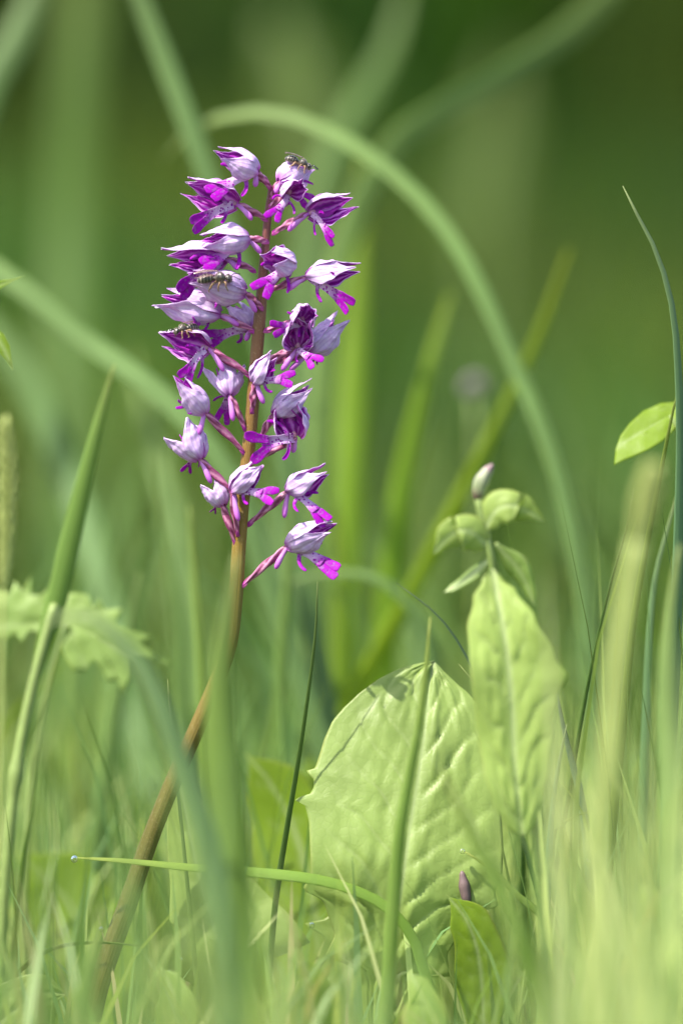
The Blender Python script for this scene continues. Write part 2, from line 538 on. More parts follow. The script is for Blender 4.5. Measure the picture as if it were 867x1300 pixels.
def sepal_mesh(J, X, Y, Z, L, Rm, phi, hw, op, rng, reach=1.0, shrink=1.0, flick=0.0, nrow=20, ncol=13, crumple=0.06, curl=0.0, bias=0.0):
    mb = MB(); rows = []
    k1, k2, k3 = rng.random() * 6, rng.random() * 6, rng.random() * 6
    for i in range(nrow):
        s = i / (nrow - 1)
        R = smooth_tab(SEP_R, s) * Rm * shrink
        R += Rm * op * (max(0, s - 0.25) ** 1.3) * 1.1
        R += Rm * flick * max(0, s - 0.72) ** 2 * 9
        w = hw * smooth_tab(SEP_W, s)
        row = []
        for j in range(ncol):
            t = -1 + 2 * j / (ncol - 1)
            a = phi + t * w + bias * s * s
            r = R * (1 + 0.05 * math.cos(t * 9.5 + k3) * (1 - s * 0.4) + curl * abs(t) ** 4 * math.sin(math.pi * min(1, s * 1.1)) * (1 + .5 * math.sin(s * 21 + k1)) + crumple * math.sin(s * 7 + t * 3.2 + k1) + crumple * 0.6 * math.sin(s * 15 - t * 5 + k2)
                     - 0.06 * op * t * t * s)
            x = L * reach * s * (1 - 0.05 * (1 - t * t)) + L * 0.02 * math.sin(t * 4 + k3) + L * 0.02 * math.sin(t * 23 + k2) * s
            p = J + X * x + (Y * math.cos(a) + Z * math.sin(a)) * r
            row.append(mb.vert(Q(p), (j / (ncol - 1), s)))
        rows.append(row)
    mb.grid(rows)
    return mb

def strip(mb, pts, wdir, hw, tint, nacross=5, arch=0.25, v0=0.0, v1=1.0):
    """flat petal strip through pixel-space points"""
    n = len(pts); rows = []
    for i, p in enumerate(pts):
        t = (pts[min(i + 1, n - 1)] - pts[max(i - 1, 0)]).normalized()
        wv = (wdir - t * wdir.dot(t))
        wv = wv.normalized() if wv.length > 1e-4 else t.orthogonal().normalized()
        nv = t.cross(wv)
        s = i / (n - 1); h = hw(s); c = tint(s)
        row = []
        for j in range(nacross):
            u = -1 + 2 * j / (nacross - 1)
            row.append(mb.vert(Q(p + wv * h * u + nv * h * arch * (1 - u * u)), ((u + 1) / 2, v0 + (v1 - v0) * s), (c, c, c)))
        rows.append(row)
    mb.grid(rows)
    return rows

def bez(a, b, c, n):
    return [a * (1 - t) ** 2 + b * 2 * t * (1 - t) + c * t * t for t in (i / (n - 1) for i in range(n))]

def flower(i, A, J, T, U, lip, spur=None, op=0.15, fat=0.33, k=0.5, spread=0.32, lipw=1.0, arm=1.0, sag=6, flick=0.25, bract=True, gape=0.0, lippale=0.5):
    rng = random.Random(100 + i)
    A, J, T, lip = q3(A), q3(J), q3(T), q3(lip)
    U = Vector(U)
    X = (T - J); L = X.length; X.normalize()
    Z = (U - X * U.dot(X)).normalized(); Y = Z.cross(X)
    Rm = max(L, 44) * fat * 0.95
    root = empty('flower', Q(J), orchid)
    # twisted ovary that carries the flower
    mid = A.lerp(J, 0.55) + Vector((0, -sag * 0.2 + 1.5, 2))
    op_pts = [Q(p) for p in bez(A, mid, J + X * 2, 22)]
    mb = MB()
    tube(mb, op_pts, lambda s: PX * smooth_tab([(0, 2.2), (.15, 3.0), (.5, 4.8), (.8, 4.4), (1, 3.0)], s), nseg=24, rib=0.20, nrib=3, twist=rng.uniform(.9, 1.5) * math.pi * (1 if i % 2 else -1))
    mb.build('ovary', MAT['ovary'], root)
    if bract:
        mb = MB()
        d = (J - A).normalized()
        strip(mb, bez(A - d * 2, A + d * 3 + Vector((0, -4, 1.5)), A + d * 9 + Vector((0, -3.2, 2)), 6), Vector((0.2, 0.3, 1)).cross(d), lambda s: 3.2 * (1 - s) ** 0.7 + 0.2, lambda s: 1)
        o = mb.build('bract', MAT['bract'], root); solid(o, PX * 0.6, 1)
    # helmet of three sepals
    for nm, ph, hw in (('dorsal_sepal', 90, 60), ('lateral_sepal', 90 + 98, 63 - gape * .5), ('lateral_sepal', 90 - 98, 63 - gape * .5)):
        ph += rng.uniform(-6, 6)
        if nm == 'lateral_sepal': ph += gape * (1 if ph < 90 else -1)
        mb = sepal_mesh(J, X, Y, Z, L, Rm, RAD(ph), RAD(hw), op * rng.uniform(0.5, 1.6) + rng.uniform(0, .16), rng, reach=rng.uniform(0.90, 1.12), curl=rng.uniform(-.05, .22), bias=rng.uniform(-.25, .25), crumple=rng.uniform(.03, .10),
                        shrink=1.0 if nm[0] == 'd' else rng.uniform(0.94, 0.99), flick=flick * rng.uniform(-0.4, 2.2))
        o = mb.build(nm, [MAT['sep_o'], MAT['sep_i']], root)
        solid(o, PX * 0.9, 1, offset=1.0, inner=1) if False else solid(o, PX * 0.9, 1, offset=-1.0, inner=1)
    for sg in (-1, 1):
        mb = sepal_mesh(J, X, Y, Z, L, Rm, RAD(90 + sg * 46), RAD(17), op * 0.8, rng, reach=0.78, shrink=0.83, nrow=10, ncol=5)
        o = mb.build('inner_petal', MAT['inner'], root)
        solid(o, PX * 0.8, 1)
    # column in the throat
    mb = MB()
    tube(mb, [Q(J + X * (L * .06 + q * 1.6) + Z * (q * 0.35)) for q in range(6)], lambda s: PX * smooth_tab([(0, 2.2), (.6, 3.4), (1, 2.0)], s), nseg=8)
    mb.build('column', MAT['column'], root)
    # lip: a body with two arms and two legs
    P0 = J + X * L * 0.10 - Z * Rm * 0.18
    ctl = J + X * L * 0.34 - Z * Rm * 0.55
    ctl = ctl.lerp((P0 + lip) * 0.5, 0.35)
    path = bez(P0, ctl, lip, 17)
    ln = sum(((b - a).length for a, b in zip(path, path[1:])))
    tdir = (path[-1] - path[6]).normalized()
    perp = Vector((-tdir.y, tdir.x, 0))
    if perp.length < 0.1: perp = Vector((1, 0, 0))
    perp.normalize()
    if perp.dot(Y) < 0: perp = -perp
    wd = (Y * (1 - k) + perp * k).normalized()
    wl = lipw * ln / 46.0 * 0.98
    ti = lambda a, b: (lambda s: a + (b - a) * s)
    mb = MB()
    body = strip(mb, path[:13], wd, lambda s: wl * smooth_tab([(0, 4.2), (.3, 4.6), (.6, 4.2), (1, 6.2)], s), lambda s: smooth_tab([(0, .6), (.2, .2), (.65, .25), (1, .9)], s), arch=0.35)
    # arms grow out of the body's edges, a third of the way down
    for sg in (-1, 1):
        r0, r1 = body[3], body[5]
        e = -1 if sg > 0 else 0
        a0 = path[4] + wd * sg * wl * 4.0
        fw = (path[7] - path[4]).normalized()
        al = ln * 0.40 * arm * rng.uniform(0.85, 1.15)
        nv = fw.cross(wd)
        ap = bez(a0 - wd * sg * 2 * wl, a0 + wd * sg * al * 0.55 + fw * al * 0.10, a0 + wd * sg * al * rng.uniform(0.45, 0.8) + fw * al * rng.uniform(0.5, 0.85) + nv * al * rng.uniform(-.3, .3), 8)
        strip(mb, ap, fw.cross(nv) * 0.0 + (fw - wd * sg * 0.5), lambda s: wl * smooth_tab([(0, 2.2), (.5, 1.7), (.85, 1.9), (1, 1.0)], s), lambda s: min(1, .6 + s), arch=0.5)
        lp0 = path[11] + wd * sg * wl * 2.4
        tl = (path[16] - path[10])
        bn = tl.cross(wd).normalized() * ln * rng.uniform(-.12, .12)
        ll = rng.uniform(.8, 1.05)
        lp = [lp0 + tl * (q / 6.0) * ll + wd * sg * ln * spread * 0.42 * (q / 6.0) ** 1.1 + bn * (q / 6.0) ** 2 for q in range(7)]
        strip(mb, lp, wd, lambda s: wl * smooth_tab([(0, 3.4), (.35, 4.3), (.75, 5.0), (1, 3.2)], s) * (1 + 0.10 * math.sin(s * 9 + i)), lambda s: min(1, .75 + s), arch=0.12)
    tt = [path[11] + (path[16] - path[11]) * (q / 4.0) * 0.42 for q in range(5)]
    strip(mb, tt, wd, lambda s: wl * (2.6 - 1.9 * s), lambda s: 1.0, nacross=3)
    o = mb.build('labellum', MAT['lip'], root)
    solid(o, PX * 0.8, 1, offset=0)
    if spur:
        S = q3(spur)
        S0 = J + X * 3
        mb = MB()
        c = (S0 + S) * 0.5 + Vector((0, 1.5, 2)) - X * 2
        tube(mb, [Q(p) for p in bez(S0, c, S, 14)], lambda s: PX * smooth_tab([(0, 2.6), (.3, 2.9), (.75, 3.7), (.93, 3.1), (1, 1.6)], s), nseg=12)
        mb.build('spur', MAT['spur'], root)
    return root

FL = [
 dict(A=(343,238,3),  J=(327,219,14), T=(277,194,30), U=(-.3,1,.25), lip=(266,249,40), spur=(324,237,14), op=.05, fat=.36, k=.7, spread=0.18),
 dict(A=(338,278,4),  J=(304,260,10), T=(236,240,26), U=(-.05,.35,-.95), lip=(246,286,34), spur=(320,279,16), op=0.2, fat=.34, gape=30, spread=0.15),
 dict(A=(339,306,6),  J=(316,303,14), T=(256,306,34), U=(0,1,.40), lip=(258,339,42), spur=(331,321,12), op=.12, fat=.34, k=.7, spread=0.1),
 dict(A=(323,343,8),  J=(290,328,12), T=(209,331,26), U=(0,.45,-.9), lip=(226,373,42), spur=(302,342,18), op=0.15, fat=.30, gape=25, spread=0.1),
 dict(A=(333,391,8),  J=(312,372,18), T=(240,352,38), U=(.1,1,.5), lip=(262,392,12), spur=(325,396,14), op=0.2, fat=0.285, lipw=.6),
 dict(A=(323,420,4),  J=(280,400,2),  T=(205,378,8), U=(0,.9,.45), lip=(245,411,30), spur=(303,413,8), op=.25, fat=.30, k=.8, lipw=1.15, spread=0.1),
 dict(A=(324,421,-4), J=(320,418,-16), T=(290,386,-40), U=(.6,.8,.1), lip=(258,434,-18), spur=(312,432,-6), op=0.6, fat=.34, k=.8),
 dict(A=(318,477,6),  J=(268,443,14), T=(204,430,28), U=(.05,.30,-.95), lip=(234,486,34), spur=(284,471,18), op=0.2, fat=.34, gape=30, spread=0.35),
 dict(A=(344,252,2),  J=(354,232,2),  T=(396,212,-20), U=(-.3,1,.35), lip=(393,257,-6), spur=(350,246,8), op=.0, fat=.40, k=.9, arm=1.6),
 dict(A=(343,262,6),  J=(364,246,16), T=(382,238,52), U=(.35,1,.1), lip=(344,278,46), spur=(362,262,6), op=.25, fat=.36, k=.9, arm=1.2, gape=15),
 dict(A=(347,295,4),  J=(389,272,12), T=(446,255,24), U=(.05,.35,-.95), lip=(421,306,36), spur=(366,293,14), op=0.2, fat=.34, lipw=.85, gape=30, spread=0.2),
 dict(A=(336,369,-4), J=(370,336,4),  T=(338,328,40), U=(.35,1,.4), lip=(331,369,48), spur=(366,352,0), op=.15, fat=.40, k=.9, arm=1.2),
 dict(A=(340,369,5),  J=(388,352,12), T=(452,344,26), U=(.1,.9,-.25), lip=(444,388,34), spur=(366,368,14), op=.18, fat=.27, k=.6, gape=12, spread=0.14),
 dict(A=(337,419,5),  J=(382,408,8),  T=(392,396,48), U=(.2,1,.1), lip=(346,418,38), spur=(372,420,2), op=0.3, fat=.40, k=.9, gape=15),
 dict(A=(338,456,6),  J=(378,444,4),  T=(380,414,44), U=(.0,.5,-.8), lip=(402,461,46), spur=(358,470,14), op=0.35, fat=.42, k=.9, gape=20),
 dict(A=(338,462,-6), J=(392,450,-14), T=(433,406,-26), U=(-.6,.7,.4), lip=(398,462,-34), spur=(368,470,-10), op=0.5, fat=.30, lipw=.6),
 dict(A=(320,523,12), J=(323,487,20), T=(350,452,36), U=(-.7,.5,-.35), lip=(372,481,46), spur=(335,512,24), op=.30, fat=.36, k=.8, gape=15),
 dict(A=(310,574,6),  J=(262,525,16), T=(222,478,28), U=(.6,.7,.2), lip=(226,514,30), spur=(252,552,20), op=0.35, fat=0.27, lipw=.7),
 dict(A=(311,544,6),  J=(292,503,10), T=(284,462,-14), U=(.1,.3,1), lip=(282,534,-14), spur=(296,534,16), op=1.5, fat=.34, k=.9, flick=.0),
 dict(A=(330,556,-4), J=(347,527,2),  T=(397,490,14), U=(-.6,.8,.2), lip=(380,538,-10), spur=None, op=.05, fat=.30, lipw=.5),
 dict(A=(319,585,8),  J=(376,558,2),  T=(360,516,34), U=(.1,.1,-1), lip=(318,569,44), spur=(372,574,-6), op=.38, fat=.42, k=.95, arm=1.1, spread=.5, gape=20),
 dict(A=(297,627,8),  J=(255,584,12), T=(228,541,2), U=(.3,.4,.9), lip=(236,600,-20), spur=(268,613,16), op=1.3, fat=0.38, k=.9, flick=0, lipw=.6),
 dict(A=(302,679,10), J=(294,624,22), T=(336,591,34), U=(-.6,.7,-.1), lip=(348,630,48), spur=(303,661,28), op=.28, fat=.33, k=.8, gape=15),
 dict(A=(299,690,4),  J=(284,643,8),  T=(268,610,0), U=(.4,.5,.6), lip=(270,652,-12), spur=(288,660,-4), op=0.8, fat=.34, lipw=.5),
 dict(A=(316,665,3),  J=(364,625,8),  T=(419,600,22), U=(-.3,1,-.15), lip=(414,663,28), spur=(361,657,12), op=.20, fat=.30, k=.6, gape=10, spread=0.12),
 dict(A=(308,743,4),  J=(364,694,10), T=(422,668,24), U=(-.35,1,.45), lip=(427,727,26), spur=(350,722,14), op=.08, fat=.32, k=.7, spread=0.1),
]
for i, f in enumerate(FL): flower(i, **f)

# ------------------------------------------------------------------ the bees
def m_bee():
    t = NT('bee_body')
    u, v = t.uv()
    a = t.n('Attribute'); a.attribute_name = 'Col'
    nz = t.noise(4000, 3)
    c = t.mix(nz, (0.012, 0.010, 0.009), (0.045, 0.036, 0.028))
    sp = t.n('SeparateColor'); t.l(a.outputs['Color'], sp.inputs[0])
    f = t.math('MULTIPLY', sp.outputs[0], t.math('GREATER_THAN', t.noise(5000, 2), 0.42))
    c = t.mix(t.math('MULTIPLY', f, 0.8), c, (0.40, 0.33, 0.25))
    return t.leaf(c, trans=0.0, rough=0.28, spec=0.6, bump=nz, bd=0.0001)
def m_wing():
    t = NT('bee_wing')
    p = t.n('BsdfPrincipled')
    nz = t.noise(3000, 2)
    c = t.ramp(nz, [(0.35, (0.10, 0.055, 0.045)), (0.7, (0.24, 0.15, 0.13))])
    t.l(c, p.inputs['Base Color']); p.inputs['Roughness'].default_value = 0.25
    p.inputs['Specular IOR Level'].default_value = 0.7
    tr = t.n('BsdfTransparent'); mx = t.n('MixShader'); mx.inputs[0].default_value = 0.2
    t.l(p.outputs[0], mx.inputs[1]); t.l(tr.outputs[0], mx.inputs[2])
    out = t.n('OutputMaterial'); t.l(mx.outputs[0], out.inputs[0])
    return t.mat
BEE, WING = m_bee(), m_wing()
BLEG = m_simple('bee_leg', (0.24, 0.14, 0.075), nscale=3000)
BDARK = m_simple('bee_eye', (0.012, 0.010, 0.012), rough=0.15, spec=0.7)
BHAIR = m_simple('bee_hair', (0.36, 0.28, 0.19), trans=0.2)

BEE_ST = [(-1.0, .02, .02, 0), (-.97, .09, .10, 0), (-.88, .17, .19, .01), (-.72, .235, .26, .02), (-.52, .25, .285, .02), (-.32, .215, .25, .01), (-.16, .12, .13, -.01),
          (-.10, .085, .09, 0), (-.03, .17, .18, .02), (.10, .255, .26, .05), (.25, .265, .27, .06), (.38, .20, .21, .03), (.45, .11, .12, 0), (.49, .11, .12, -.01),
          (.53, .18, .21, -.03), (.62, .22, .25, -.06), (.72, .19, .22, -.09), (.79, .11, .13, -.12), (.82, .03, .03, -.13)]
def bee(C, fwd, up, size, label, curl=0.15):
    C = q3(C); F = Vector(fwd).normalized(); Z = Vector(up); Z = (Z - F * Z.dot(F)).normalized(); Y = Z.cross(F)
    rng = random.Random(int(C.x))
    h = size / 1.82
    def P(x, y, z):
        z = z - curl * max(0, -x - 0.2) ** 2
        return Q(C + F * (x * h) + Y * (y * h) + Z * (z * h))
    root = empty('bee', P(0, 0, 0)); tag(root, label, 'bee', 'small bees on the orchid')
    mb = MB(); rows = []
    nst = 64
    for i in range(nst):
        x = -1.0 + 1.82 * i / (nst - 1)
        g = [smooth_tab([(s[0], s[q]) for s in BEE_ST], x) for q in (1, 2, 3)]
        band = 0.0
        if x < -.2:
            ph = ((x + 1.0) / 0.17) % 1.0
            band = 1.0 if ph < 0.2 else 0.0
            g[0] *= 1 + 0.03 * math.sin(ph * math.pi)
        elif x < .45: band = 0.2
        else: band = 0.3 if x > .68 else 0.08
        row = []
        for j in range(18):
            a = 2 * math.pi * j / 18
            b = max(band, 0.7) if math.sin(a) < -0.5 else band
            row.append(mb.vert(P(x, g[1] * math.cos(a), g[2] + g[0] * math.sin(a)), (j / 18, i / nst), (b, b, b)))
        rows.append(row)
    mb.grid(rows, closed=True)
    mb.face(*rows[0][::-1]); mb.face(*rows[-1])
    mb.build('body', BEE, root)
    for sg in (-1, 1):                                    # eyes
        mb = MB(); rows = []
        for i in range(7):
            th = math.pi * i / 6
            rows.append([mb.vert(P(.63 + .085 * math.sin(th) * math.cos(2 * math.pi * j / 10), sg * (.20 + .07 * math.sin(th) * math.sin(2 * math.pi * j / 10)), -.04 + .14 * math.cos(th))) for j in range(10)])
        mb.grid(rows, closed=True); mb.build('eye', BDARK, root)
    for sg in (-1, 1):                                    # wings folded along the back
        mb = MB(); rows = []
        for i in range(9):
            s = i / 8
            w = 0.02 + 0.17 * math.sin(math.pi * min(1, s * 0.94 + 0.03)) ** 0.7 * (0.6 + 0.5 * s)
            rows.append([mb.vert(P(.12 - 1.28 * s, sg * (.13 + .07 * math.sin(s * 2.5) + w * (u - .35)), .33 - .02 * s + .03 * u + (.06 * s if sg > 0 else 0)), (u, s)) for u in (0, .33, .66, 1)])
        mb.grid(rows); o = mb.build('wing', WING, root); solid(o, PX * 0.3, 1)
    for sg in (-1, 1):                                    # antennae
        mb = MB()
        tube(mb, spline([P(.76, sg * .06, .02), P(.88, sg * .12, .12), P(1.05, sg * .20, .06), P(1.24, sg * .26, -.02)], 10), lambda s: PX * 0.55, nseg=6)
        mb.build('antenna', BDARK, root)
        for x0, kx, tx in ((.30, .42, .50), (.12, .10, .02), (-.02, -.22, -.46)):
            mb = MB()
            j = rng.uniform(-.05, .05)
            tube(mb, spline([P(x0, sg * .13, -.14), P(kx + j, sg * .34, -.10), P((kx + tx) / 2, sg * .42, -.27), P(tx + j, sg * .46, -.46), P(tx + .06, sg * .50, -.50)], 14),
                 lambda s: PX * h / 22 * (1.5 - 0.9 * s + (0.5 if x0 < 0 and .3 < s < .7 else 0)), nseg=7)
            mb.build('leg', BLEG, root)
    mb = MB()                                             # short pale fur on thorax, face and belly
    for _ in range(260):
        x = rng.choice([rng.uniform(-.05, .44), rng.uniform(-.05, .44), rng.uniform(-.95, -.25), rng.uniform(.55, .8)])
        a = rng.uniform(0, 2 * math.pi)
        if -.95 <= x <= -.2 and math.sin(a) > -0.1 and ((x + 1.0) / 0.17) % 1.0 > 0.3: continue
        g = [smooth_tab([(s[0], s[q]) for s in BEE_ST], x) for q in (1, 2, 3)]
        n = Vector((rng.uniform(-.5, .1), math.cos(a), math.sin(a)))
        p = Vector((x, g[1] * math.cos(a), g[2] + g[0] * math.sin(a)))
        e = p + n * rng.uniform(.04, .085)
        w = Vector((.008, -.008 * math.sin(a), .008 * math.cos(a)))
        ids = [mb.vert(P(*(p - w))), mb.vert(P(*(p + w))), mb.vert(P(*e))]
        mb.face(*ids)
    o = mb.build('fur', BHAIR, root, smooth=False); o['kind'] = 'stuff'
    return root

bee((381, 206, 6), (.93, -.36, .05), (.36, .93, .1), 36, 'small dark bee on the topmost right flower of the orchid')
bee((275, 353, 54), (.99, .06, -.05), (-.05, .8, .55), 45, 'largest bee, lying flat on a pale hood left of the stem')
bee((235, 417, 30), (-.86, -.18, .42), (-.1, .95, .2), 36, 'leftmost and lowest bee, facing left on an open purple flower')

# ------------------------------------------------------------------ single grass blades
def to_ground(p, q):
    """carry a blade on from its lowest point down into the soil"""
    d = (p - q).normalized()
    if d.z > -0.3: d = Vector((d.x * 0.5, d.y * 0.5, -0.8)).normalized()
    k = (p.z + 0.004) / -d.z
    return p + d * k

def blade(label, pts, width, mat='green', tint=(1, 1, 1), roll=0.0, fold=0.25, root=True, taper=0.55, group=None, twist=0.0, n=34, name='grass_shoot', cat='grass shoot'):
    """pts from tip to root as (px, py, d); width in pixels; roll turns its flat side away from the viewer"""
    P = [W(*p) for p in pts]                               # far ones lie far back, near ones well in front
    if root: P = P + [to_ground(P[-1], P[-2])]
    C = spline(P, n)
    mb = MB(); rows = []
    for i, p in enumerate(C):
        t = (C[min(i + 1, n - 1)] - C[max(i - 1, 0)]).normalized()
        s = i / (n - 1)
        side = t.cross(FWD).normalized()
        nv = side.cross(t).normalized()
        a = roll + twist * s
        sd = side * math.cos(a) + nv * math.sin(a)
        nn = nv * math.cos(a) - side * math.sin(a)
        h = 0.5 * width * PX * min(1.0, (s / taper) ** 0.62 + 0.05) * (1 - 0.25 * max(0, s - 0.7))
        if not root: h *= 0.42 + 0.58 * min(1.0, (1 - s) / 0.22)
        h *= 1 + 0.04 * noise.noise((s * 9, pts[0][0] * .1, 0))
        row = []
        for j in range(7):
            u = -1 + j / 3.0
            row.append(mb.vert(p + sd * h * u + nn * h * fold * abs(u) ** 1.3, ((u + 1) / 2, 1 - s), tint))
        rows.append(row)
    mb.grid(rows)
    o = mb.build(name, MAT[mat], None, C[-1])
    solid(o, PX * 0.9, 0, offset=0)
    tag(o, label, cat, group)
    return o

G = 'grass blades around the orchid'
# behind the orchid, out of focus
blade('wide pale green blade arching high over the meadow behind the orchid', [(205, 205, -980), (250, 160, -945), (330, 142, -910), (420, 168, -875), (520, 238, -840), (592, 332, -805), (652, 460, -770), (702, 585, -735), (738, 740, -700), (752, 900, -665)], 24, 'pale', roll=.5, taper=.2, group=G, tint=(.82,.92,.85), fold=0.08)
blade('broad blurred blade slanting into the upper right corner', [(860, -110, -1705), (740, 25, -1592), (640, 95, -1478), (560, 140, -1365), (500, 185, -1307), (440, 300, -1250), (410, 480, -1137), (400, 800, -1023)], 36, 'pale', roll=.4, taper=.1, group=G, tint=(.80,.86,.65), fold=0.08)
blade('straight grey-green blade reaching the top edge left of the orchid', [(120, -160, -983), (180, 0, -940), (215, 90, -918), (265, 225, -875), (330, 420, -831), (380, 700, -765)], 30, 'pale', roll=.3, taper=.15, group=G, tint=(.55, .66, .62), fold=0.08)
blade('grey-green blade crossing the left edge and dipping towards the flowers', [(-160, 250, -787), (0, 345, -752), (100, 425, -735), (215, 510, -700), (300, 620, -682), (360, 800, -665)], 32, 'pale', roll=.4, taper=.12, group=G, tint=(.75, .85, .85), fold=0.08)
blade('bright yellow-green blade leaning right, behind the budding herb', [(722, 315, -967), (685, 420, -935), (640, 520, -904), (590, 620, -873), (535, 730, -841), (470, 850, -810), (400, 990, -779)], 38, 'yellow', roll=.5, taper=0.85, group=G, tint=(1.35,1.3,.3))
blade('upright yellow-green blade right of the flower spike', [(462, 200, -1568), (456, 330, -1511), (450, 480, -1456), (445, 640, -1399), (440, 900, -1344)], 44, 'yellow', roll=.3, taper=.3, group=G, tint=(1.15,1.2,.7))
blade('soft green blade leaning right between the orchid and the bright blade', [(572, 370, -1101), (545, 470, -1049), (515, 600, -1028), (495, 760, -1008), (480, 950, -986)], 38, 'yellow', roll=.4, taper=.35, group=G, tint=(1.15,1.25,.7))
blade('very soft tall blade near the left edge of the picture', [(110, -100, -3850), (100, 100, -3762), (90, 300, -3675), (85, 520, -3500), (80, 800, -3325)], 70, 'green', taper=.1, group=G, tint=(.62, .74, .4), fold=0.08)
blade('faint grey blade leaning in the upper left corner', [(70, -90, -1575), (30, 30, -1522), (-20, 120, -1470), (-60, 260, -1365)], 44, 'pale', taper=.1, group=G, tint=(.5, .62, .58))
blade('faint green blade slanting down across the left background', [(-60, 360, -1575), (20, 460, -1522), (70, 560, -1470), (120, 700, -1365), (160, 860, -1260)], 44, 'pale', taper=.1, group=G, tint=(.5, .65, .55))
blade('faint grey-green blade leaning right above the arch', [(520, -40, -2320), (495, 60, -2251), (450, 140, -2184), (415, 210, -2115), (390, 330, -2047), (370, 600, -1911)], 34, 'pale', taper=.15, group=G, tint=(.5,.62,.5), fold=0.08)
blade('soft green blade standing right behind the orchid stem', [(372, 620, -620), (366, 720, -610), (358, 840, -600), (352, 980, -590)], 26, 'pale', roll=.3, group=G, tint=(.8, .9, .6))
blade('soft blade standing just left of the lower flowers', [(240, 640, -500), (248, 740, -490), (258, 860, -480), (262, 980, -480)], 24, 'pale', roll=.3, group=G, tint=(.95, 1.0, .6))
blade('pale soft blade crossing low behind the lowest flower', [(330, 760, -700), (400, 730, -700), (480, 735, -690), (540, 800, -680), (570, 950, -670)], 26, 'pale', roll=.5, group=G, tint=(.6, .72, .6))
blade('yellowish upright blade low between the orchid and the round leaf', [(428, 640, -900), (432, 760, -880), (436, 880, -860), (440, 1000, -840)], 40, 'yellow', roll=.3, group=G, tint=(1.1,1.15,.7))
# left side
blade('pale blue-green blade arching over the lower stem in front', [(60, 790, 780), (110, 780, 780), (160, 820, 770), (200, 885, 760), (232, 970, 750), (262, 1060, 741), (285, 1170, 731), (298, 1290, 721)], 34, 'pale', roll=.5, taper=.35, group=G, tint=(1.15, 1.2, 1.5))
blade('soft upright blade crossing the orchid stem at its bend', [(300, 700, 620), (290, 780, 625), (280, 860, 630), (282, 960, 640), (296, 1080, 650), (306, 1250, 660)], 40, 'yellow', roll=.3, taper=.3, group=G, tint=(1.15, 1.15, 2.0))
blade('thin sharp green blade standing between stem and round leaf', [(403, 738, 20), (401, 800, 18), (393, 870, 14), (380, 960, 8), (365, 1050, 2), (351, 1140, 0), (343, 1230, -4), (338, 1300, -6)], 9, 'green', roll=.6, taper=.5, group=G, tint=(.85, .9, .8))
blade('level green blade with a dew drop at its left tip', [(97, 1089, 36), (160, 1093, 40), (240, 1101, 45), (320, 1107, 50), (400, 1116, 52), (450, 1130, 52), (492, 1152, 50), (524, 1190, 48), (544, 1250, 46)], 15, 'green', roll=.5, taper=.33, group=G, tint=(1.6, 1.55, 1.1), fold=.15)
blade('upright blade standing in front of the round dandelion leaf', [(546, 783, 187), (541, 850, 197), (532, 920, 208), (520, 985, 218), (509, 1050, 228), (502, 1120, 232), (497, 1200, 239)], 21, 'green', roll=.4, taper=.7, group=G, tint=(1.8,1.65,1.4))
blade('short leaning blade crossing the right half of the dandelion leaf', [(560, 980, 624), (600, 1060, 637), (632, 1120, 650), (660, 1180, 663), (690, 1260, 663)], 34, 'green', roll=.3, taper=.6, group=G, tint=(1.2, 1.2, .9))
blade('thin arching blade with a browned tip across the lower stem', [(182, 1201, 30), (130, 1197, 26), (85, 1200, 20), (50, 1213, 12), (20, 1240, 4), (-10, 1290, 0)], 8, 'green', roll=.7, taper=.3, group=G, tint=(.9, .9, .6))
blade('pale blade rising from the lower left corner', [(-12, 1170, 416), (8, 1215, 416), (25, 1260, 416), (40, 1310, 416)], 20, 'pale', roll=.2, taper=.6, group=G, tint=(1.3, 1.25, 1.2))
blade('soft pale blade in front of the orchid stem foot', [(130, 1150, 494), (122, 1200, 494), (108, 1260, 494), (95, 1320, 494)], 34, 'pale', roll=.2, taper=.5, group=G, tint=(1.25, 1.25, 1.1))
blade('slim upright blade tip left of the stem bend', [(213, 862, 10), (216, 900, 8), (221, 950, 4), (228, 1020, 0), (238, 1120, -6)], 7, 'pale', roll=.5, group=G)
blade('straight pale blade behind the left flowers', [(196, 570, -735), (205, 640, -717), (218, 720, -700), (228, 800, -691), (232, 900, -682)], 24, 'pale', roll=.3, group=G, tint=(.75, .85, .7))
blade('small soft blade left of the crowfoot leaf tips', [(178, 725, -577), (168, 780, -577), (155, 850, -577), (140, 950, -577)], 26, 'pale', roll=.2, group=G, tint=(.85, .95, .85))
blade('wide soft blade right of the left grass, low in the background', [(165, 440, -1750), (185, 520, -1662), (215, 620, -1575), (235, 740, -1487), (250, 900, -1400)], 44, 'pale', roll=.3, group=G, tint=(.7, .8, .65))
# right side
blade('sharp dark blue-green blade hanging along the right edge', [(790, 236, 10), (806, 268, 10), (824, 300, 10), (842, 345, 8), (855, 400, 6), (861, 470, 4), (864, 560, 0), (862, 680, -4), (858, 820, -8), (850, 980, -10)], 19, 'blue', roll=.6, taper=.5, group=G, tint=(1.15,1.15,.85))
blade('yellow-green blade rising to the right edge beside the leaf', [(862, 486, -30), (852, 530, -28), (843, 575, -26), (832, 630, -24), (815, 720, -22), (802, 800, -20), (790, 920, -20)], 13, 'yellow', roll=.4, taper=.5, group=G)
blade('thin dark blade slanting behind the pale seed stalk', [(804, 620, -20), (795, 670, -20), (775, 740, -22), (752, 840, -24), (735, 930, -26), (715, 1050, -28)], 7, 'green', roll=.5, group=G, tint=(.8, .9, .8))
blade('very thin dark blade slanting down towards the herb leaf', [(503, 740, -60), (530, 760, -60), (560, 786, -62), (590, 830, -64), (612, 880, -66), (640, 980, -70)], 6, 'blue', roll=.4, group=G, tint=(.6, .65, .6))
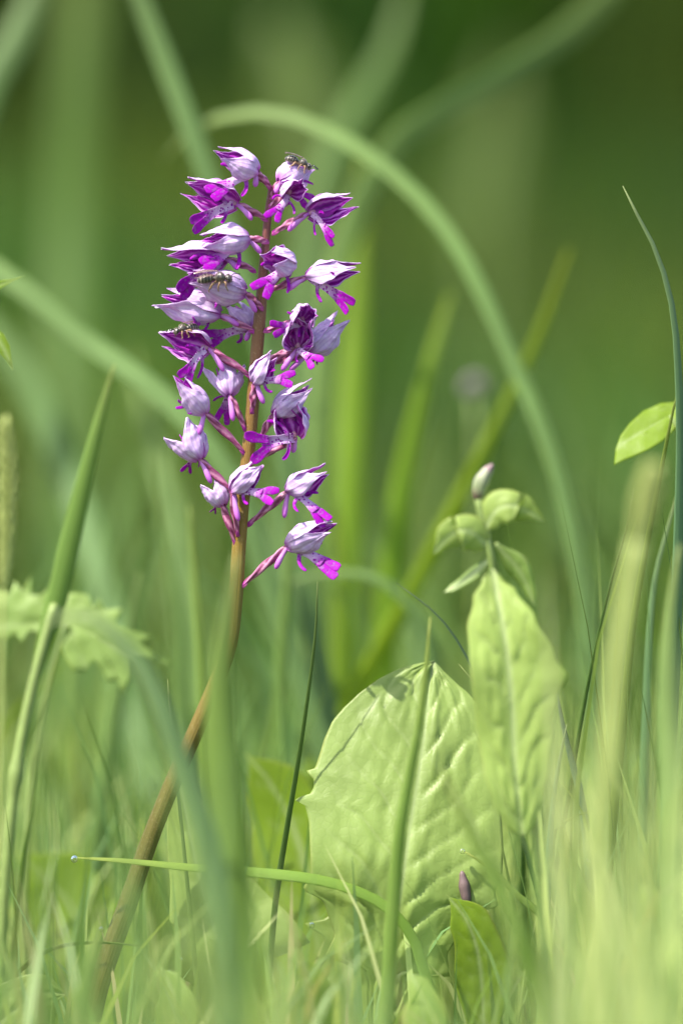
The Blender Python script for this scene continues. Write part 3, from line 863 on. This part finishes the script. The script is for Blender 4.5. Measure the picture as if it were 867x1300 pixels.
blade('short pale blade tip beside the dandelion leaf top', [(582, 843, -10), (592, 854, -12), (604, 872, -14), (622, 905, -18), (650, 980, -22)], 7, 'pale', roll=.3, group=G)
blade('blue-green blade folded down right of the herb leaf', [(706, 876, -16), (714, 920, -18), (724, 960, -20), (737, 1010, -22), (746, 1070, -24), (752, 1150, -26)], 13, 'blue', roll=.4, taper=.3, group=G, tint=(.62, .72, .85))
blade('pale narrow blade tip beside the herb leaf edge', [(719, 919, 30), (711, 960, 30), (703, 1010, 30), (697, 1080, 30), (692, 1180, 30)], 12, 'blue', roll=.3, taper=.5, group=G, tint=(1.3, 1.3, 1.1))
blade('broad green blade leaning left, low on the right', [(704, 1020, -8), (712, 1060, -10), (724, 1100, -12), (738, 1140, -14), (752, 1200, -18)], 27, 'green', roll=.2, taper=.25, group=G, tint=(1.15, 1.25, .9))
blade('small bent green blade at the herb leaf foot', [(748, 1030, 4), (728, 1037, 4), (710, 1048, 4), (702, 1062, 4), (702, 1110, 2), (706, 1200, 0)], 10, 'green', roll=.4, taper=.3, group=G, tint=(1.1, 1.15, .9))
blade('short green blade pointing up behind the herb stalk', [(711, 992, -20), (725, 1010, -20), (740, 1035, -20), (752, 1080, -20)], 8, 'green', roll=.4, taper=.4, group=G, tint=(1.0, 1.1, .7))
blade('dew-tipped blade leaning left below the dandelion leaf', [(588, 1080, 30), (610, 1094, 30), (634, 1112, 30), (655, 1135, 28), (690, 1165, 24), (720, 1210, 20)], 14, 'green', roll=.3, taper=.4, group=G, tint=(1.5, 1.45, 1.2))
blade('dry straw-coloured blade lying low beside the herb stalk', [(692, 1128, 20), (706, 1160, 20), (720, 1195, 20), (735, 1235, 20)], 12, 'straw', roll=.3, group=G)
blade('short blade low below the dandelion leaf, pointing up', [(634, 1058, 10), (640, 1090, 10), (648, 1130, 10), (660, 1190, 10)], 8, 'green', roll=.3, group=G, tint=(.9, 1, .8))
blade('small dark blade pointing up inside the grass at the foot', [(420, 1210, 0), (400, 1240, 0), (385, 1300, 0)], 6, 'green', group=G)
blade('straight blue-green blade at the right edge, low', [(867, 600, -120), (850, 660, -120), (830, 740, -120), (822, 840, -120), (818, 960, -120)], 14, 'blue', group=G, tint=(1.3,1.25,.9))
blade('soft wide blue-green blade in the right corner grass', [(862, 690, 390), (850, 780, 390), (845, 880, 390), (850, 1000, 390), (856, 1150, 390)], 34, 'pale', group=G, tint=(1.0, 1.05, 1.0))
blade('golden dry blade leaning right in the lower right corner', [(838, 1135, 520), (818, 1180, 520), (798, 1230, 520), (780, 1300, 520)], 16, 'straw', group=G, tint=(1.3, .95, .7))
blade('dark green blade behind the seed stalk foot', [(770, 1090, 676), (772, 1150, 676), (774, 1210, 676), (776, 1300, 676)], 40, 'green', group=G, tint=(.8, .9, .5))

# ------------------------------------------------------------------ dew drops
def m_water():
    t = NT('dew'); g = t.n('BsdfGlass'); g.inputs['IOR'].default_value = 1.33; g.inputs['Roughness'].default_value = 0.0
    out = t.n('OutputMaterial'); t.l(g.outputs[0], out.inputs[0]); return t.mat
DEW = m_water()
def dew(label, p, r):
    mb = MB(); rows = []
    c = q3(p)
    for i in range(10):
        th = math.pi * i / 9
        rows.append([mb.vert(Q(c + Vector((math.sin(th) * math.cos(a) * r, math.cos(th) * r * (1.12 if i < 5 else 1.0), math.sin(th) * math.sin(a) * r)))) for a in (2 * math.pi * j / 14 for j in range(14))])
    mb.grid([r_[::-1] for r_ in rows], closed=True)
    o = mb.build('dew_drop', DEW, None, Q(c))
    o.modifiers.new('smooth', 'SUBSURF').render_levels = 1
    tag(o, label, 'dew drop', 'dew drops')
dew('round dew drop on the left tip of the level blade', (95, 1091, 36), 4.6)
dew('dew drop on the leaning blade tip below the dandelion leaf', (587, 1081, 30), 3.6)
dew('tiny dew drop hanging low in the grass right of the stem', (229, 1218, 40), 3.0)
dew('tiny dew drop on the broad blade low on the right', (746, 1094, -6), 3.2)
dew('dew drop in the grass just left of the orchid stem', (129, 1180, 30), 3.4)
dew('dew drop in the grass under the level blade', (396, 1175, 20), 3.8)

# ------------------------------------------------------------------ leaves
def leaf_mesh(mid, left, right, nrow=60, ncol=31, veins=8, skew=1.2, groove=1.2, blister=2.0, fold=0.0, cup=0.0, roll=0.0, ribw=0.04, wave=0.0, seed=0, linear=True):
    """mid from tip to base (px, py, d); left/right: widths in pixels against the share of the way down"""
    C = spline([q3(p) for p in mid], nrow)
    mb = MB(); rows = []
    tab = lerp_tab if linear else smooth_tab
    half = ncol // 2
    for i, p in enumerate(C):
        t = (C[min(i + 1, nrow - 1)] - C[max(i - 1, 0)]).normalized()
        side = Vector((0, 0, 1)).cross(t).normalized()       # to the viewer's right when going down
        if side.x < 0 and abs(t.y) > 0.3: side = -side
        nv = Vector((0, 0, 1)); nv = (nv - t * nv.dot(t)).normalized()
        sd = side * math.cos(roll) + nv * math.sin(roll)
        nn = nv * math.cos(roll) - side * math.sin(roll)
        s = i / (nrow - 1)
        row = []
        for j in range(ncol):
            u = (j - half) / half
            w = tab(left if u < 0 else right, s)
            au = abs(u)
            k = s * veins + au * skew * min(1.0, w / 40) - 0.35 + 0.38 * noise.noise((s * 5 + seed, u * 2.5, 9.3))
            fr = k - math.floor(k); tri = min(fr, 1 - fr)
            nz = noise.noise((s * 6 + seed, u * 4, 1.7))
            nz2 = noise.noise((s * 17 + seed, u * 11, 5.1))
            damp = (1 - au ** 2.5) * min(1, w / 25) * min(1, au * 6)
            h = -groove * math.exp(-(tri / .06) ** 2) * damp + blister * 1.5 * (fr ** 0.45 * (1 - fr) ** 0.9) * damp * max(0.08, 0.55 + 1.8 * nz) + blister * 0.35 * nz2 * damp
            h += fold * au * w * 0.2 + cup * au * au * w * 0.25 + wave * math.sin(s * 14 + u * 2 + seed) * au * au
            h += -groove * 0.8 * math.exp(-(au * w / 3.2) ** 2)
            pale = max(math.exp(-(au * w / (60 * ribw)) ** 2) * 0.9 * (1 - 0.3 * (1 - s)), 0.28 * math.exp(-(tri / .05) ** 2) * damp)
            brown = 0.55 * max(0, (au - 0.965) / 0.035) * max(0, nz + 0.3)
            row.append(mb.vert(Q(p + sd * (u * w) + nn * h), (u * .5 + .5, s), (pale, brown, 0)))
        rows.append(row)
    mb.grid(rows)
    return mb

def leaf(name, label, cat, mat, mid, left, right, parent=None, group=None, thick=1.0, **kw):
    mb = leaf_mesh(mid, left, right, **kw)
    if parent is not None:
        o = mb.build(name, MAT[mat], parent)
    else:
        o = mb.build(name, MAT[mat], None, Q(q3(mid[-1])))
        tag(o, label, cat, group)
    solid(o, PX * thick, 0)
    return o

# round dandelion leaf, front and centre
leaf('dandelion_leaf', 'large round pale green dandelion leaf with sunken veins behind an upright blade', 'leaf', 'dandelion',
     [(551, 839, -56), (545, 870, -44), (540, 920, -26), (532, 980, -8), (522, 1040, 8), (512, 1110, 22), (500, 1190, 10), (488, 1270, 0), (478, 1400, -20)],
     [(0, 0), (.015, 18), (.03, 36), (.06, 66), (.09, 88), (.125, 105), (.165, 118), (.21, 125), (.26, 129), (.285, 131), (.297, 144), (.308, 131), (.33, 128), (.345, 132), (.36, 152), (.368, 136), (.40, 128), (.46, 122), (.52, 116), (.56, 124), (.575, 96), (.65, 74), (.70, 82), (.71, 44), (.85, 24), (1, 8)],
     [(0, 0), (.015, 12), (.03, 26), (.06, 48), (.09, 64), (.125, 78), (.17, 90), (.22, 95), (.28, 106), (.34, 114), (.40, 121), (.46, 124), (.50, 118), (.535, 126), (.55, 96), (.65, 70), (.70, 78), (.71, 40), (.85, 24), (1, 8)],
     nrow=120, ncol=61, veins=11, skew=2.2, groove=2.6, blister=7.0, cup=-.25, wave=2.5, ribw=.05, seed=3, group='broad leaves at the foot of the grass')
leaf('dandelion_leaf', 'toothed dandelion leaf standing just right of the orchid stem', 'leaf', 'dandelion',
     [(228, 985, -60), (238, 1040, -55), (250, 1100, -50), (266, 1160, -45), (285, 1220, -40), (300, 1300, -110), (310, 1390, -110)],
     [(0, 0), (.05, 18), (.15, 28), (.30, 38), (.40, 52), (.42, 40), (.56, 62), (.60, 48), (.75, 30), (.85, 14), (1, 6)],
     [(0, 0), (.05, 16), (.15, 34), (.24, 52), (.26, 46), (.40, 78), (.56, 112), (.58, 48), (.72, 60), (.75, 26), (.85, 14), (1, 6)],
     nrow=80, ncol=31, veins=7, skew=1.0, groove=1.5, blister=2.5, wave=2, seed=9, group='broad leaves at the foot of the grass')
leaf('dandelion_leaf', 'toothed leaf low under the dandelion leaf, its teeth pointing left', 'leaf', 'dandelion',
     [(470, 1110, -60), (460, 1160, -55), (448, 1220, -50), (440, 1290, -45), (436, 1380, -45)],
     [(0, 0), (.1, 22), (.25, 44), (.29, 70), (.33, 40), (.5, 52), (.56, 74), (.6, 40), (.8, 20), (1, 6)],
     [(0, 0), (.1, 20), (.25, 36), (.5, 44), (.8, 20), (1, 6)], nrow=60, ncol=25, veins=6, wave=2, seed=12, group='broad leaves at the foot of the grass')
leaf('dandelion_leaf', 'quilted leaf edge in the lower left corner', 'leaf', 'dandelion',
     [(85, 1262, 10), (50, 1262, 14), (10, 1290, 16), (-40, 1340, 16)], [(0, 0), (.2, 26), (.5, 40), (1, 30)], [(0, 0), (.2, 30), (.5, 46), (1, 40)],
     nrow=50, ncol=31, veins=6, groove=1.5, blister=3, seed=15, group='broad leaves at the foot of the grass')
leaf('broad_leaf', 'bright yellow-green leaf glowing between stem and dandelion leaf', 'leaf', 'yleaf',
     [(310, 955, -330), (340, 990, -330), (368, 1040, -330), (390, 1110, -320), (405, 1200, -310), (410, 1350, -300)],
     [(0, 0), (.15, 40), (.35, 62), (.6, 60), (.9, 20), (1, 6)], [(0, 0), (.15, 40), (.35, 60), (.6, 50), (.9, 20), (1, 6)], nrow=40, ncol=17, seed=18, linear=False, group='broad leaves at the foot of the grass')
leaf('broad_leaf', 'bright green leaf low down below the dandelion leaf', 'leaf', 'yleaf',
     [(566, 1135, 60), (590, 1165, 60), (605, 1205, 56), (612, 1260, 50), (615, 1360, 40)],
     [(0, 0), (.2, 24), (.5, 34), (.8, 20), (1, 5)], [(0, 0), (.2, 30), (.5, 40), (.8, 20), (1, 5)], nrow=40, ncol=17, seed=21, linear=False, group='broad leaves at the foot of the grass')
leaf('broad_leaf', 'blurred yellow-green leaf low on the far left', 'leaf', 'yleaf',
     [(20, 1080, -420), (55, 1110, -420), (90, 1150, -420), (120, 1230, -400), (130, 1380, -380)],
     [(0, 0), (.2, 50), (.5, 60), (.8, 30), (1, 5)], [(0, 0), (.2, 50), (.5, 60), (.8, 30), (1, 5)], nrow=40, ncol=17, seed=24, linear=False, group='broad leaves at the foot of the grass')
leaf('broad_leaf', 'bright green leaf tip at the left edge, upper half', 'leaf', 'yleaf',
     [(32, 350, 120), (10, 358, 120), (-20, 372, 120), (-60, 420, 110), (-80, 600, 100), (-80, 900, 100)], [(0, 0), (.1, 9), (.25, 12), (.5, 4), (1, 3)], [(0, 0), (.1, 9), (.25, 12), (.5, 4), (1, 3)], nrow=40, ncol=9, seed=28, linear=False, group='broad leaves at the foot of the grass')
leaf('broad_leaf', 'small pale green leaf tip at the left edge below the bright one', 'leaf', 'yleaf',
     [(17, 470, 120), (4, 440, 120), (-14, 420, 115), (-50, 430, 110), (-75, 600, 100), (-80, 900, 100)], [(0, 0), (.06, 9), (.15, 12), (.4, 4), (1, 3)], [(0, 0), (.06, 9), (.15, 12), (.4, 4), (1, 3)], nrow=40, ncol=9, seed=30, linear=False, group='broad leaves at the foot of the grass')

leaf('broad_leaf', 'soft bright yellow-green patch of leaf above the orchid, far back', 'leaf', 'dimleaf',
     [(345, 20, -5200), (370, 70, -5200), (385, 130, -5200), (395, 260, -5200), (400, 700, -5200), (400, 1500, -5200)], [(0, 0), (.04, 40), (.09, 40), (.16, 12), (1, 5)], [(0, 0), (.04, 40), (.09, 40), (.16, 12), (1, 5)], nrow=50, ncol=9, seed=61, linear=False, group='broad leaves at the foot of the grass')
leaf('broad_leaf', 'soft pale patch of leaf in the upper right background', 'leaf', 'dimleaf',
     [(640, 60, -6200), (630, 160, -6200), (615, 260, -6200), (610, 420, -6200), (610, 1600, -6200)], [(0, 0), (.06, 34), (.13, 34), (.2, 10), (1, 5)], [(0, 0), (.06, 34), (.13, 34), (.2, 10), (1, 5)], nrow=50, ncol=9, seed=62, linear=False, group='broad leaves at the foot of the grass')
fb = W(604, 900, -1500); fb.z = 0
fc = empty('clover_flower', fb); tag(fc, 'small blurred pinkish-white clover head behind the arching blade', 'flower')
mb = MB(); tube(mb, spline([fb, W(606, 760, -1500), W(602, 500, -1500)], 20), lambda s: PX * 5, nseg=8); mb.build('stalk', MAT['hstem'], fc)
mb = MB(); rg = random.Random(5)
for q in range(70):
    th = math.acos(1 - 1.5 * (q + .5) / 70); ph = q * 2.4
    dv = Vector((math.sin(th) * math.cos(ph), math.cos(th), math.sin(th) * math.sin(ph)))
    c0 = q3((602, 494, -1500))
    tube(mb, [Q(c0 + dv * 4), Q(c0 + dv * 9 + Vector((0, 2, 0))), Q(c0 + dv * 15 + Vector((0, 4, 0)))], lambda s: PX * 2.4 * (1 - .7 * s), nseg=5)
o = mb.build('flower_head', m_simple('clover_petal', (.30, .26, .26), trans=.2, nscale=300), fc); o['kind'] = 'stuff'

for q, (lab, x0, y0, d_, m_) in enumerate((('low pale leaf in the bottom grass right of the orchid foot', 205, 1228, 120, 'crow'), ('low soft leaf at the bottom under the level blade', 380, 1215, 200, 'yleaf'),
        ('low soft leaf at the bottom beside the lower right dry blade', 730, 1215, 220, 'crow'), ('low curled leaf at the bottom right corner', 815, 1120, 330, 'herb'), ('low soft leaf at the bottom in the middle', 520, 1235, 240, 'herb'))):
    leaf('broad_leaf', lab, 'leaf', m_, [(x0, y0, d_), (x0 + 14, y0 + 28, d_ + 8), (x0 + 18, y0 + 62, d_ + 8), (x0 + 12, y0 + 110, d_), (x0 + 8, y0 + 200, d_ - 8)],
         [(0, 0), (.1, 14), (.3, 30), (.55, 24), (.75, 6), (1, 4)], [(0, 0), (.1, 16), (.3, 32), (.55, 26), (.75, 6), (1, 4)], nrow=36, ncol=15, veins=6, groove=1.2, blister=3, cup=-.5, roll=(.4, -.3, .5, -.4, .2)[q], seed=70 + q, linear=False, group='broad leaves at the foot of the grass')

# the budding herb on the right
hb = W(688, 1420, 200); hb.z = 0
herb = empty('budding_herb', hb)
tag(herb, 'pale green herb with a pinkish bud and one long hanging leaf, right of centre', 'herb')
mb = MB()
tube(mb, spline([hb, W(688, 1250, 205), W(686, 1150, 208), W(676, 1020, 210), W(655, 900, 190), W(636, 790, 200), W(625, 720, 222), W(614, 672, 224), W(606, 630, 224)], 60), lambda s: PX * (7 - 2.2 * s), nseg=12)
mb.build('stem', MAT['hstem'], herb)
leaf('leaf', None, None, 'herb', [(662, 1062, 262), (656, 1000, 262), (652, 950, 260), (650, 900, 258), (645, 840, 255), (636, 780, 248), (625, 722, 228)],
     [(0, 3), (.04, 18), (.14, 32), (.25, 40), (.42, 47), (.60, 49), (.78, 46), (.90, 32), (.96, 16), (1, 3)],
     [(0, 3), (.04, 20), (.14, 34), (.25, 42), (.40, 50), (.50, 60), (.57, 73), (.64, 60), (.78, 42), (.90, 24), (.96, 10), (1, 3)],
     parent=herb, nrow=80, ncol=31, veins=7, skew=-1.4, groove=1.6, blister=5.0, cup=-.5, fold=1.1, wave=5, ribw=.06, seed=33, linear=False)
leaf('leaf', None, None, 'herb', [(690, 662, 232), (668, 648, 236), (646, 642, 238), (628, 650, 234), (616, 672, 226)], [(0, 0), (.1, 6), (.35, 18), (.65, 24), (.88, 18), (1, 3)], [(0, 0), (.1, 6), (.35, 18), (.65, 22), (.88, 14), (1, 3)],
     parent=herb, nrow=36, ncol=15, veins=5, cup=-.5, blister=2.5, seed=36, roll=.25, linear=False)
leaf('leaf', None, None, 'herb', [(550, 704, 236), (566, 684, 240), (584, 674, 242), (602, 678, 236), (620, 694, 226)], [(0, 0), (.1, 6), (.35, 19), (.65, 25), (.88, 18), (1, 3)], [(0, 0), (.1, 6), (.35, 18), (.65, 22), (.88, 14), (1, 3)],
     parent=herb, nrow=36, ncol=15, veins=5, cup=-.5, blister=2.5, seed=39, roll=-.15, linear=False)
leaf('leaf', None, None, 'crow', [(562, 752, 216), (580, 742, 218), (600, 728, 220), (622, 708, 224)], [(0, 0), (.2, 7), (.6, 11), (1, 3)], [(0, 0), (.2, 6), (.6, 9), (1, 3)],
     parent=herb, nrow=24, ncol=11, veins=4, cup=-.8, seed=42, roll=.7, linear=False)
leaf('leaf', None, None, 'crow', [(678, 770, 214), (668, 742, 218), (654, 718, 222), (628, 690, 224)], [(0, 0), (.2, 9), (.6, 18), (1, 3)], [(0, 0), (.2, 8), (.6, 16), (1, 3)],
     parent=herb, nrow=24, ncol=11, veins=4, cup=-.8, seed=45, roll=.5, linear=False)
mb = MB()
tube(mb, spline([W(606, 634, 224), W(608, 618, 224), W(613, 606, 224), W(620, 596, 224), W(625, 590, 224)], 16), lambda s: PX * smooth_tab([(0, 5), (.2, 7.5), (.5, 9), (.8, 6.5), (1, 2.2)], s), nseg=16, rib=.12, nrib=5, twist=1.0)
def m_bud():
    t = NT('bud'); u, v = t.uv(); nz = t.noise(600, 3)
    c = t.ramp(t.math('MULTIPLY_ADD', nz, .3, v), [(.25, (.13, .09, .06)), (.42, (.26, .31, .15)), (.95, (.36, .37, .24)), (1.0, (.30, .20, .20))])
    return t.leaf(c, trans=.15, bump=nz, bd=.0004)
BUD = m_bud()
mb.build('bud', BUD, herb)

# purple-tipped bud low in the grass
bb = W(604, 1400, 20); bb.z = 0
ob = empty('flower_bud', bb)
tag(ob, 'closed pinkish-purple bud low in the grass below the dandelion leaf', 'bud')
mb = MB(); tube(mb, spline([bb, W(602, 1270, 20), W(594, 1150, 20)], 20), lambda s: PX * 4, nseg=8); mb.build('stalk', MAT['hstem'], ob)
mb = MB(); tube(mb, spline([W(594, 1152, 20), W(590, 1130, 20), W(586, 1106, 20)], 14), lambda s: PX * smooth_tab([(0, 2.5), (.3, 6), (.6, 7), (.9, 4), (1, 1.5)], s), nseg=14, rib=.08, nrib=6)
mb.build('bud', m_simple('purple_bud', (.17, .11, .11), trans=.1, nscale=500), ob)

# crowfoot on the left: two lobed, toothed leaves
cb = W(40, 1430, -360); cb.z = 0
cf = empty('crowfoot', cb)
tag(cf, 'soft lobed and toothed crowfoot leaves left of the orchid stem', 'herb')
mb = MB(); tube(mb, spline([cb, W(30, 1200, -360), W(40, 1000, -355), W(60, 880, -348), W(84, 790, -340)], 40), lambda s: PX * (6 - 3 * s), nseg=10); mb.build('stem', MAT['hstem'], cf)
def poly_leaf(parent, out, centre, stalk, d, mat, dip=6.0, lean=0.0, seed=0):
    """thin leaf with the given outline; veins run out from the stalk"""
    n0 = len(out); P = []
    for (x0, y0), (x1, y1) in zip(out, out[1:] + out[:1]):
        for q in range(4): P.append((x0 + (x1 - x0) * q / 4, y0 + (y1 - y0) * q / 4))
    mb = MB(); rows = []
    R = 9
    for k in range(R + 1):
        q = k / R; row = []
        for x, y in P:
            px, py = centre[0] + (x - centre[0]) * q, centre[1] + (y - centre[1]) * q
            an = math.atan2(py - stalk[1], px - stalk[0]); ds = math.hypot(px - stalk[0], py - stalk[1])
            v = abs(math.sin(an * 4.5 + seed))
            h = -dip * (ds / 90) ** 2 + 2.2 * v - 2.0 + 2.5 * noise.noise((px * .05, py * .05, seed))
            row.append(mb.vert(W(px, py, d + h + lean * (py - centre[1])), (x * .01, q), (0.5 * math.exp(-(v / .12) ** 2), 0, 0)))
        rows.append(row)
    mb.grid([r_ for r_ in rows], closed=True)
    o = mb.build('leaf', MAT[mat], parent); solid(o, PX * 1.0, 0)
poly_leaf(cf, [(83, 753), (100, 753), (113, 756), (119, 772), (127, 759), (134, 774), (156, 772), (146, 793), (168, 801), (196, 808), (176, 817), (223, 846), (186, 836), (169, 836), (170, 862), (158, 883), (150, 864), (138, 866), (128, 848), (118, 837), (108, 852), (94, 852), (85, 838), (78, 822), (88, 806), (84, 788)], (122, 806), (84, 788), -340, 'crow', lean=.25, seed=1)
poly_leaf(cf, [(87, 789), (81, 769), (63, 763), (64, 746), (52, 756), (40, 755), (39, 733), (30, 750), (19, 738), (13, 755), (-4, 745), (-18, 756), (-30, 752), (-49, 771), (-20, 783), (-41, 801), (-14, 804), (7, 813), (20, 804), (28, 816), (38, 800), (56, 806), (70, 796)], (30, 780), (83, 788), -350, 'crow', lean=.2, seed=2)

lb = W(905, 1420, -130); lb.z = 0
lh = empty('leafy_herb', lb)
tag(lh, 'pale yellow-green pointed leaf by the right edge, halfway up', 'herb')
mb = MB(); tube(mb, spline([lb, W(905, 1100, -130), W(900, 800, -130), W(885, 600, -125), W(850, 528, -120)], 40), lambda s: PX * (6 - 3.5 * s), nseg=8); mb.build('stem', MAT['hstem'], lh)
poly_leaf(lh, [(779, 590), (781, 570), (787, 553), (799, 537), (816, 522), (838, 512), (858, 510), (864, 522), (857, 543), (843, 558), (824, 570), (804, 579), (791, 584)], (818, 550), (858, 522), -120, 'yleaf', lean=.8, seed=4)

# jointed grass culm at the far left
kb = W(-10, 1420, -230); kb.z = 0
ck = empty('grass_culm', kb); tag(ck, 'jointed yellow-green grass stalk at the far left ending in a long pointed leaf', 'grass stalk')
def node_r(s): return PX * (8.5 - 2.0 * s + 3.5 * math.exp(-((s - .70) / .02) ** 2))
mb = MB(); tube(mb, spline([kb, W(2, 1200, -230), W(10, 1080, -230), W(24, 960, -234), W(42, 870, -240), W(62, 795, -244), W(70, 768, -250)], 60), node_r, nseg=12); mb.build('stalk', MAT['hstem'], ck)
o = blade('', [(146, 462, -290), (128, 530, -280), (108, 610, -270), (90, 690, -262), (72, 765, -254), (52, 835, -246), (42, 872, -240)], 29, 'green', roll=.3, taper=.65, root=False, tint=(1.5, 1.45, 1.3), name='leaf_blade')
del o['category']; place(o, ck, o['_o'])

# seed heads
def seedhead(label, pts, r, culm, rc, n, mat, seed):
    rng = random.Random(seed)
    P = spline([W(*p) for p in pts], 40)
    Cc = [W(*p) for p in culm]; g = to_ground(Cc[-1], Cc[-2])
    root = empty('seed_head', g); tag(root, label, 'grass seed head')
    mb = MB(); tube(mb, spline(Cc + [g], 40), lambda s: PX * rc, nseg=8); mb.build('stalk', MAT[mat], root)
    mb = MB()
    for q in range(n):
        s = q / n; i = min(38, int(s * 39)); p = P[i].lerp(P[i + 1], s * 39 - i)
        t = (P[i] - P[i + 1]).normalized()
        a = q * 2.4 + rng.random() * .5
        sd = t.orthogonal().normalized(); b = t.cross(sd)
        out = sd * math.cos(a) + b * math.sin(a)
        rr = r * PX * (0.45 + 0.55 * math.sin(math.pi * min(1, s * .9 + .1)))
        e = p + out * rr * 1.0 + t * rr * 1.5
        tube(mb, [p, p.lerp(e, .35) + out * rr * .15, p.lerp(e, .7) + out * rr * .1, e], lambda z: PX * r * .28 * math.sin(math.pi * (z * .85 + .1)), nseg=5, c=(1, 1, 1))
    o = mb.build('spikelet_cluster', MAT[mat], root); o['kind'] = 'stuff'
seedhead('pale dry seed spike at the left edge', [(6, 538, 480), (10, 600, 480), (8, 680, 480), (4, 750, 480)], 12, [(4, 750, 480), (2, 900, 480), (-4, 1100, 480)], 3, 90, 'straw', 1)
seedhead('blurred straw-coloured seed stalk in front on the right', [(828, 600, 1000), (818, 645, 1000), (806, 700, 1000)], 16, [(808, 690, 1000), (790, 800, 1000), (775, 930, 1000), (762, 1060, 1000), (752, 1200, 1000)], 11, 60, 'straw', 2)

# ------------------------------------------------------------------ sward near the orchid, and the grass in front of it
YEL = [(0.39, 0.47, 0.15), (0.45, 0.49, 0.21), (0.37, 0.46, 0.17), (0.49, 0.52, 0.24), (0.38, 0.48, 0.24)]
sward('near_grass', 'fine green grass growing thickly behind the orchid foot', 5600, lambda r, n: 0.06 + 0.60 * r.random(n), lambda y: 0.16 + 0.10 * np.maximum(y, 0),
      lambda r, x, y: r.uniform(0.04, 0.085, len(x)) + 0.03 * r.random(len(x)) ** 3, U(0.0018, 0.0042), LIGHT + YEL[:3], lean=1.0, seed=7)
sward('foot_grass', 'sparse short grass among the leaves at the orchid foot', 420, lambda r, n: -0.10 + 0.16 * r.random(n), lambda y: 0.10 + 0 * y,
      lambda r, x, y: r.uniform(0.03, 0.066, len(x)), U(0.0014, 0.0032), LIGHT, lean=1.0, seed=17)
sward('tall_grass', 'scattered taller soft blades behind the orchid', 620, lambda r, n: 0.12 + 0.85 * r.random(n), lambda y: 0.13 + 0.10 * np.maximum(y, 0),
      lambda r, x, y: r.uniform(0.09, 0.17, len(x)), U(0.0025, 0.0055), MID + LIGHT, lean=1.2, seed=8)

def tips(n, x0, x1, y0, y1, d0, d1, power=1.0):
    """roots and heights of blades whose tips reach y0..y1 of the photograph, d0..d1 pixels in front of the orchid"""
    def f(rng):
        X, Y, H = [], [], []
        for _ in range(n):
            d = rng.uniform(d0, d1)
            p = W(rng.uniform(x0, x1), y1 + (y0 - y1) * rng.random() ** power, d)
            X.append(p.x + rng.normal(0, .006)); Y.append(p.y); H.append(max(0.02, p.z * 1.06))
        return np.array(X), np.array(Y), np.array(H)
    return f
sward('front_grass', 'soft pale blurred grass in front along the bottom', 0, None, None, None, U(0.0018, 0.0036), YEL + LIGHT, lean=.6, seed=9, given=tips(105, -60, 930, 1020, 1290, 600, 2600), bend=(.05, .5))
sward('front_right_grass', 'very soft pale yellow grass in front in the lower right corner', 0, None, None, None, U(0.0022, 0.0042), YEL, lean=.6, seed=10, given=tips(44, 715, 960, 740, 1240, 800, 2200), bend=(.05, .5))
sward('soft_right_grass', 'loose pale blades half in focus in the lower right grass', 0, None, None, None, U(0.0012, 0.0026), YEL + LIGHT, lean=.5, seed=12, given=tips(80, 690, 900, 850, 1200, 80, 800), bend=(.05, .5))
sward('front_left_grass', 'soft green grass in front at the lower left', 0, None, None, None, U(0.0016, 0.003), LIGHT, lean=.6, seed=11, given=tips(36, 120, 360, 900, 1200, 900, 2600), bend=(.05, .5))
sward('tangled_grass', 'tangle of fine half-sharp blades along the whole bottom', 0, None, None, None, U(0.0012, 0.0034), LIGHT + YEL + [(0.10, 0.18, 0.03), (0.36, 0.32, 0.16)], lean=1.2, seed=21, given=tips(210, -40, 907, 1050, 1290, -260, 600), bend=(.1, 1.0))
sward('upright_grass', 'thin upright soft blades rising between stem and leaves', 0, None, None, None, U(0.0009, 0.0020), LIGHT + MID, lean=.5, seed=22, given=tips(190, -40, 907, 780, 1120, -900, -120), bend=(.05, .6))
sward('edge_grass', 'thin green blades standing along the right edge', 0, None, None, None, U(0.0008, 0.0020), LIGHT + MID, lean=.35, seed=23, given=tips(34, 745, 890, 590, 950, -420, 160), bend=(.02, .35))
